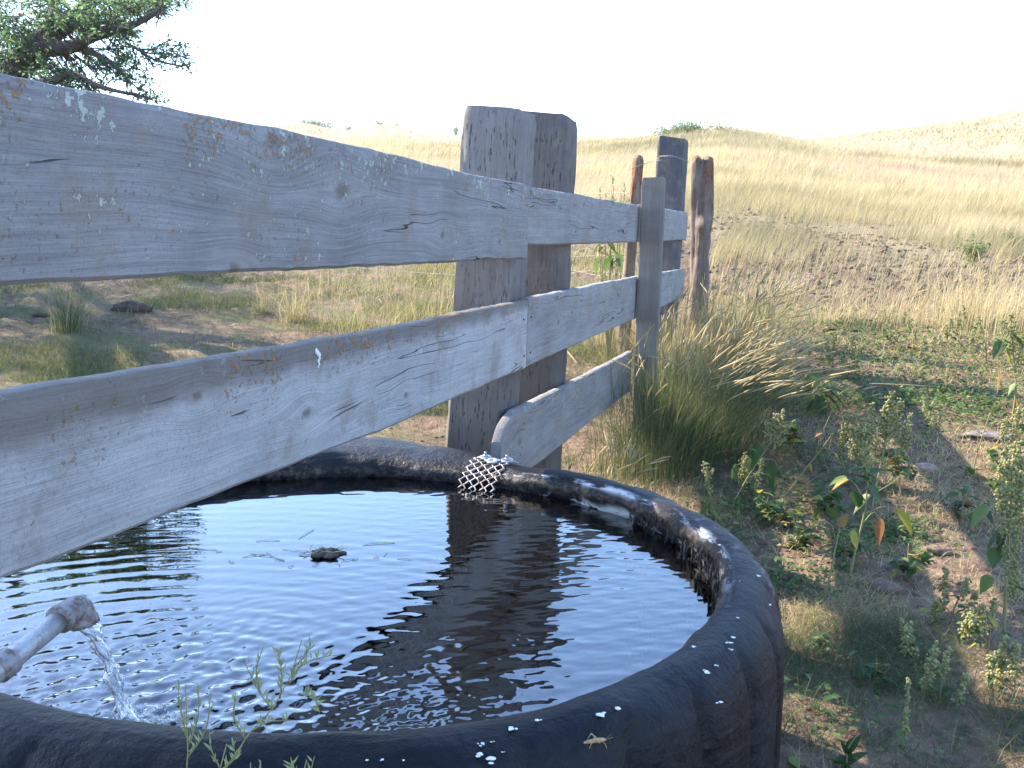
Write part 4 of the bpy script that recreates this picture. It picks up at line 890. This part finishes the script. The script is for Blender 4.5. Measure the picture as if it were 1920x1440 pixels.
for a in [(1600,905,.30,.10,'leafy seeding weed in front of the leaning yellow-stemmed one',0),(1690,930,.24,.10,'short leafy weed at the right foot of the bushy pigweed',1),(1535,965,.16,.08,'low leafy weed in shade between the tank and the pigweed',1),
          (1905,1010,.34,.10,'seeding weed leaning against the tall pigweed at the right edge',0),(1912,905,.32,.12,'bushy seeding weed behind the tall pigweed at the right edge',0),(1870,930,.22,.10,'low leafy weed below the bare mustard stalks',1),
          (1750,705,.22,.14,'small seeding weed on the far strip of creepers right of centre',0),(1850,690,.30,.16,'seeding weed on the creepers left of the dry-headed sunflower',0),(1680,655,.24,.14,'pale seeding weed at the back of the creeper strip',0),
          (1430,985,.14,.07,'small leafy weed beside the far right rim of the tank',1),(1400,940,.18,.07,'thin seeding weed close behind the rim',0),(1500,1030,.12,.07,'small ragged weed on the sunlit soil beside the tank',1),
          (1760,1330,.12,.07,'small grey-green weed in the lower sunlit strip',0),(1850,1240,.14,.08,'small seeding weed below the tall pigweed',0),(1545,1230,.06,.05,'tiny leafy weed in shade beside the tank wall',1),
          (1640,860,.22,.10,'leafy weed standing just behind the bushy pigweed',1),(1560,700,.20,.12,'green seeding weed above the dark-leaved sunflower seedling',0),(1440,640,.25,.12,'seeding weed on the soil behind the grass clumps',0)]:
    rand_weed(*a)
for a in [(1470,985,.14,.07,'leafy weed in shade right behind the far right rim',1),(1575,1065,.12,.07,'small leafy weed between the two young sunflowers',1),(1700,1085,.13,.08,'leafy weed on the sunlit strip right of the cracked clod',1),
          (1800,990,.16,.09,'leafy weed in the dark shadow band left of the tall pigweed',1),(1780,1180,.13,.08,'grey-green seeding weed low on the sunlit strip',0),(1900,1320,.12,.07,'small seeding weed in the lower right corner shade',0),
          (1720,1250,.09,.06,'tiny seeding weed on the bright soil below the strip middle',0),(1640,1290,.08,.06,'tiny leafy weed in the broad shade at the bottom',1),
          (1800,650,.28,.16,'seeding weed behind the creepers toward the right edge',0),(1730,820,.18,.10,'seeding weed at the edge of the long shadow behind the pigweed',0),(1480,860,.20,.09,'leafy weed in the shade of the grass clumps',1)]:
    rand_weed(*a)
# bushes on the slope
def leafy_bush(name,label,cat,base,w,h,n,lsize,mat,group=None,stalks=12):
    base=np.array(base,float); base[2]=float(gz(base[0],base[1])); root=thing(name,label,cat,tuple(base),group); ms=MB()
    tips=[]
    for k in range(stalks):
        a=rng.uniform(0,6.28); e=np.array([math.cos(a)*w*rng.uniform(.1,.9),math.sin(a)*w*rng.uniform(.1,.9),h*rng.uniform(.55,1)])
        p=smooth_path([(0,0,-.03),e*np.array([.35,.35,.55]),e],6); ms.tube(p,np.linspace(.012,.004,6)*h,4,tone=.4); tips.append(p)
    ms.build('stem',M_stem,root)
    C=[]
    for i in range(n):
        p=tips[rng.integers(len(tips))]; s=rng.uniform(1.2,5); k=int(s); k=min(k,4); C.append(p[k]+(p[k+1]-p[k])*(s-k)+rng.normal(0,.10*w,3))
    C=np.array(C); d=rng.normal(0,1,(n,3)); d[:,2]=np.abs(d[:,2])*.6; d/=np.linalg.norm(d,axis=1)[:,None]
    V,T,tn=leaf_quads(C,d,rng.normal(0,.5,(n,3))+[0,0,1],rng.uniform(.7,1.3,n)*lsize,lsize*.5,np.clip(rng.normal(.4,.2,n),0,1))
    link('foliage',mesh_np('foliage',V,None,T,tn),mat,root,False)
M_far=leafmat('far_shrub_leaves',[(0,(.11,.15,.06)),(.6,(.21,.27,.10)),(1,(.32,.35,.16))],.4)
leafy_bush('small_bush','small bright green bush growing among the mud clods on the slope','bush',gp(1822,505),.34,.40,700,.05,M_far)
leafy_bush('small_bush','low grey-green bush on the slope at the right edge','bush',gp(1900,470),.3,.3,300,.05,M_leaf)
for i,(px,py,w,h,n,lab) in enumerate([(1272,243,2.2,.5,900,'bright green shrub patch crowning the left of the near mound'),(1300,241,1.8,.4,600,'low green shrub beside the patch crowning the mound'),(1355,239,1.2,.35,200,'thin dark shrub on the very top of the near mound'),(1250,247,1.6,.35,400,'small green shrub at the left end of the mound patch')]):
    p=dep(px,py,64); leafy_bush('hill_shrub',lab,'shrub',p,w,h,n,.16,M_far,'shrubs on the mound skyline',14)
for i,(px,w,h,n,lab) in enumerate([(572,4,1.8,500,'first dark shrub from the left on the far skyline'),(590,3,2.0,500,'second shrub from the left on the far skyline'),(606,4.5,2.6,700,'largest dark shrub on the far left skyline'),(655,3,1.6,400,'small shrub below the skyline right of the largest'),(855,1.6,3.2,350,'lone small tree on the skyline just left of the thick tie'),(712,3,1.6,300,'shrub on the rocky rise left of centre skyline'),(745,3,1.3,250,'low shrub at the right end of the rocky rise')]):
    p=dep(px,255,250); leafy_bush('hill_shrub',lab,'shrub',p,w,h,n,.5,M_far,'shrubs on the far skyline',14)
# plants behind the fence by the wire
def spiky():
    c=dep(1150,470,7.4); c[2]=gz(c[0],c[1]); root=thing('sage_plant','spiky grey-green weed rising above the top rail between the tie and the thin post','weed',tuple(c)); mb=MB(); ml=MB()
    for (px,py) in [(1148,330),(1125,352),(1172,345),(1135,365),(1165,362),(1150,350),(1180,370),(1120,375)]:
        e=dep(px,py,7.4)-c; p=smooth_path([(0,0,-.02),e*[.6,.6,.5],e],14); mb.tube(p,np.linspace(.006,.002,14),5,tone=.5)
        for k in range(70):
            s=rng.uniform(6,12.9); i=int(s); q=p[i]+(p[i+1]-p[i])*(s-i); d=rng.normal(0,.7,3)+[0,0,.9]; d/=np.linalg.norm(d)
            V,T,tn=leaf_quads(q[None],d[None],np.array([[0.3,.2,1.]]),rng.uniform(.02,.05),.010,np.array([rng.uniform(.3,.9)])); ml.add(V,(),T,tn)
    mb.build('stem',M_stem,root); ml.build('foliage',leafmat('sage_leaves',[(0,(.16,.2,.1)),(1,(.36,.38,.22))],.4),root,False)
spiky()
weed('vine_plant','bright green broad-leaved vine seen through the gap between the far rails','vine',None,[(1150,640),(1148,560),(1142,480),(1120,455)],6.9,
  stems=[[(1142,480),(1120,470),(1100,462)],[(1145,500),(1150,480),(1160,470)]],
  leaves=[((1125,458),(1112,475),.07,.3),((1138,455),(1155,472),.09,.6),((1130,462),(1118,482),.06,.9),((1150,480),(1148,508),.10,.55),((1105,462),(1095,480),.06,.3),((1155,475),(1165,505),.08,.5),((1115,490),(1118,515),.05,.6),((1145,485),(1130,505),.06,.45),((1160,485),(1140,500),.07,.6)],r0=.005)
# foreground sprig in front of the tank
def sprig(label,base,pts,branches,depth,n=70,r=.0011,group='wispy green sprigs in front of the tank'):
    B=np.array(base,float); root=thing('sprig',label,'sprig',tuple(B),group); ms=MB(); ml=MB()
    def W(p): return dep(p[0],p[1],depth)
    allp=[]
    main=smooth_path([B]+[W(p) for p in pts],26); ms.tube(main-B,np.linspace(r*1.4,r*.5,26),6,tone=.55); allp.append((main,8))
    for b in branches:
        q=smooth_path([W(p) for p in b],12); ms.tube(q-B,np.linspace(r*.8,r*.35,12),5,tone=.4); allp.append((q,1))
    for k in range(n):
        p,i0=allp[rng.integers(len(allp))]; i=rng.integers(i0,len(p)-1); q=p[i]-B
        d=np.array([rng.normal(0,.45),rng.normal(0,.4),rng.uniform(.3,1.2)]); d/=np.linalg.norm(d); L=rng.uniform(.005,.012)
        V,T,tn=leaf_quads(q[None],d[None],np.array([[0.4,-1,.2]]),L,L*.22,np.array([rng.uniform(.35,.9)]),.1); ml.add(V,(),T,tn)
    ms.build('stem',M_stem,root); ml.build('foliage',leafmat('sprig_leaves',[(0,(.16,.24,.10)),(.7,(.34,.40,.2)),(1,(.42,.34,.2))],.4) if 'sprig_leaves' not in bpy.data.materials else bpy.data.materials['sprig_leaves'],root,False)
D0=.86
def fb_(px): q=dep(px,1560,D0); q[2]=float(gz(q[0],q[1]))-.01; return q
sprig('tall branching green sprig with many tiny leaves in front of the water',fb_(340),[(390,1500),(430,1430),(472,1370),(510,1330),(540,1280),(560,1220),(566,1200)],
   [[(510,1330),(488,1300),(470,1265),(455,1235)],[(540,1285),(570,1245),(605,1232),(640,1228)],[(472,1370),(500,1355),(545,1350)],[(488,1300),(480,1260),(493,1215)],[(552,1250),(575,1225),(583,1205)],[(560,1300),(590,1310),(600,1340)],[(460,1385),(440,1350),(442,1300)],[(525,1310),(528,1260),(520,1215)]],D0,150)
sprig('thin straight sprig left of the branching one',fb_(330),[(345,1500),(352,1420),(350,1350),(348,1285)],[[(352,1400),(370,1350),(372,1285)],[(350,1380),(337,1320),(334,1275)],[(352,1420),(385,1370),(395,1300)]],D0,60)
sprig('low sprig rising from the bottom edge under the branching one',fb_(400),[(405,1500),(412,1440),(425,1395)],[[(412,1440),(395,1400),(392,1370)],[(412,1445),(440,1420),(436,1390)]],D0,40)
sprig('small sprig tip at the bottom edge right of the branching one',fb_(560),[(560,1520),(563,1470),(575,1425)],[[(563,1470),(548,1440),(545,1420)],[(563,1475),(580,1450),(590,1418)]],D0,36)
sprig('tiny sprig tip at the bottom edge left of the middle',fb_(470),[(468,1520),(468,1470),(470,1430)],[[(468,1470),(485,1450),(488,1425)]],D0,24)
# stones, pats and log
def rock(name,label,cat,px,py,r,mat,sc_=(1,1,.6),group=None,seed=0):
    c=gp(px,py); c[2]=float(gz(c[0],c[1])); n=14; rings=[]
    for i in range(9):
        th=(i+.3)/9.3*math.pi; ring=[]
        for k in range(n):
            a=k/n*2*math.pi; q=np.array([math.sin(th)*math.cos(a),math.sin(th)*math.sin(a),math.cos(th)]); j=1+.35*(fbm(q[0]*1.7+seed*9+5,q[1]*1.7+q[2]*2,seed)-.5)*2
            ring.append(q*r*j*np.array(sc_)+[0,0,r*sc_[2]*.35])
        rings.append(ring)
    mb=MB(); mb.loft(rings); o=mb.build(name,mat); o.location=tuple(c); return tag(o,label,cat,group)
M_st=plain('pinkish_stone',(.34,.22,.18),.85,0,30,.3,.01); M_cl=plain('brown_clod',(.17,.11,.075),.95,0,25,.4,.02)
rock('stone','pinkish flat stone lying in the fence shadow right of the pigweed','stone',1737,880,.055,M_st,(1.2,.8,.5),None,1)
rock('clod','lumpy brown clod on the soil in front of the second sunflower','clod',1655,1115,.045,M_cl,(1.2,1,.55),'brown clods on the soil',2)
rock('clod','cracked brown clod beside the sunlit strip','clod',1760,1040,.045,M_cl,(1.5,.9,.5),'brown clods on the soil',3)
rock('clod','crumbling sunlit clod close to the tank wall','clod',1480,1090,.035,M_cl,(1.4,1,.6),'brown clods on the soil',4)
rock('dung_pat','pale dried dung pat at the right under the green creepers','dung pat',1850,822,.12,plain('pale_dry_dung',(.17,.14,.12),.95,0,25,.4,.02),(1.3,.8,.18),None,5)
rock('log_piece','short dark rotting log lying in the grass behind the fence','log',245,583,.13,plain('dark_bark',(.07,.05,.04),.95,0,20,.5,.02),(1.3,.6,.45),None,6)
rock('dung_pat','small dark dung pat left of the log behind the fence','dung pat',78,592,.06,plain('dark_dung',(.06,.045,.04),.95,0,30,.4,.02),(1.2,.8,.4),None,7)
# ------------------------------------------------------------------ tree
def build_tree():
    D=8.5; base=np.array([-5.6,8.8,0.]); base[2]=float(gz(base[0],base[1]))-.1
    root=thing('leafy_tree','leafy green tree with dark spreading limbs at the upper left behind the fence','tree',tuple(base)); mt=MB()
    limbs=[]
    def limb(pts,r0,r1,n=22): 
        p=smooth_path(pts,n); mt.tube(p-base,np.linspace(r0,r1,n),10,wob=.06); limbs.append((p,r1)); return p
    fork=dep(-60,330,D)
    limb([base,base+[.1,0,1.0],fork],.24,.17)
    def px(*a): return [dep(x,y,D+(z if z else 0)) for x,y,z in a]
    limb([fork]+px((20,140,0),(62,90,0),(105,60,.1),(150,25,.1),(190,-20,.2)),.15,.05)
    limb(px((50,105,0),(85,92,-.1),(130,88,-.2),(175,68,-.3),(240,50,-.3),(300,20,-.3)),.075,.02)
    limb(px((80,78,0),(100,40,.1),(98,0,.3),(90,-60,.4)),.06,.03)
    limb(px((150,88,-.2),(185,105,-.3),(215,125,-.4),(245,155,-.4)),.03,.010)
    limb(px((235,80,-.3),(262,95,-.3),(290,112,-.4),(340,125,-.4)),.012,.006)
    limb(px((10,150,0),(100,150,-.4),(130,138,-.4),(180,160,-.5),(285,185,-.5)),.05,.008)
    limb([fork]+px((-60,60,.8),(-20,-120,1.2)),.13,.05); limb([fork]+px((-160,150,-.3),(-320,20,-.5),(-420,-150,-.5)),.13,.04)
    limb([fork]+px((-90,120,1.8),(-40,0,2.8)),.11,.03); limb([fork]+px((-200,200,1.2),(-420,120,2.2)),.11,.03)
    cl=[(30,25,66,40,26),(15,85,50,38,24),(70,140,52,28,22),(110,120,30,25,12),(115,25,50,36,22),(160,45,42,28,16),(200,15,60,28,26),(265,10,50,24,24),(318,2,36,18,16),(205,55,45,25,16),(240,60,28,18,8),(170,110,24,20,7),(205,122,34,18,9),(235,135,26,18,8),(250,112,16,12,4),(140,150,40,13,9),(170,163,40,10,9),(265,140,14,16,3),(272,175,22,10,4),(292,186,14,7,3),(285,105,10,10,2),(310,100,14,14,3),(335,95,14,13,4),(345,120,8,12,2),(300,112,18,7,2),(325,125,14,8,2),(225,90,25,14,4),(55,60,40,30,9)]
    tw=MB(); C=[];Dv=[]
    def twig(c,l):
        # nearest limb point feeds the twig
        best=None
        for p,_ in limbs:
            d=np.linalg.norm(p-c,axis=1); i=d.argmin()
            if best is None or d[i]<best[0]: best=(d[i],p[i])
        s=best[1]
        if best[0]<.7: 
            m=(s+c)/2+rng.normal(0,.05,3); tw.tube(smooth_path([s,m,c],6)-base,np.linspace(.006,.003,6),4)
        for k in range(3):
            d=rng.normal(0,1,3); d[2]=d[2]*.5+.1; d/=np.linalg.norm(d); e=c+d*l; tw.tube([c-base,e-base],.003,3)
            m=rng.integers(8,13)
            for j in range(m): C.append(c+(e-c)*rng.uniform(.1,1.1)+rng.normal(0,.022,3)); q=d+rng.normal(0,.8,3); Dv.append(q/np.linalg.norm(q))
    for (x,y,rx,ry,k) in cl:
        for _ in range(int(k*1.45)):
            a=rng.uniform(0,6.28); q=math.sqrt(rng.random()); twig(dep(x+math.cos(a)*q*rx,y+math.sin(a)*q*ry,D+rng.normal(0,.35)),.10)
    for cen,rad,k in ((dep(-330,40,D+.8),(1.6,1.9,1.1),330),(np.array([-5.0,3.8,4.1]),(1.5,1.4,.8),1900),(np.array([-8.8,12.5,4.0]),(2.0,3.4,1.0),1500),(np.array([-3.3,4.6,3.75]),(.9,1.1,.5),60)):
        for _ in range(k):   # the rest of the crown, outside the picture
            a=rng.normal(0,1,3); a/=np.linalg.norm(a); q=rng.random()**.33; c=cen+a*q*np.array(rad)
            twig(c,.26)
    limb([fork,(-6.5,10,3.2),(-8.0,11.5,3.9),(-9.2,13.5,4.1)],.11,.03); limb([fork,(-5.4,7.2,2.8),(-5.0,5.8,3.6),(-4.2,4.9,3.9),(-3.3,4.5,3.9)],.12,.03)
    C=np.array(C);Dv=np.array(Dv); n=len(C)
    V,T,tn=leaf_quads(C-base,Dv,rng.normal(0,.6,(n,3))+[0,0,1],rng.uniform(.026,.050,n),rng.uniform(.011,.020,n),np.clip(rng.normal(.45,.2,n),0,1))
    Mt=plain('tree_bark',(.085,.07,.065),.95,0,14,.4,.02)
    mt.build('trunk',Mt,root); tw.build('twig',Mt,root)
    link('crown',mesh_np('crown',V,None,T,tn),leafmat('tree_leaves',[(0,(.06,.11,.055)),(.5,(.11,.20,.095)),(1,(.20,.29,.15))],.68),root,False)
build_tree()


# ------------------------------------------------------------------ haze
def haze():
    mb=MB(); x,y0,y1,z0,z1=440,-440,440,-1.5,52  # added volume; its scatter approximates lens veil and backlit glare
    V=[(-x,y0,z0),(x,y0,z0),(x,y1,z0),(-x,y1,z0),(-x,y0,z1),(x,y0,z1),(x,y1,z1),(-x,y1,z1)]
    mb.add(V,[(0,3,2,1),(4,5,6,7),(0,1,5,4),(1,2,6,5),(2,3,7,6),(3,0,4,7)])
    m=bpy.data.materials.new('lens_veil_haze'); m.use_nodes=True; t=m.node_tree; t.nodes.remove(t.nodes['Principled BSDF'])
    v=t.nodes.new('ShaderNodeVolumePrincipled'); v.inputs['Color'].default_value=(1,1,1,1); v.inputs['Density'].default_value=.0005; v.inputs['Anisotropy'].default_value=.5
    t.links.new(v.outputs[0],t.nodes['Material Output'].inputs['Volume']); o=mb.build('haze',m,None,False); tag(o,'thin haze added over the prairie to approximate lens veil and glare','haze',kind='stuff')
haze()
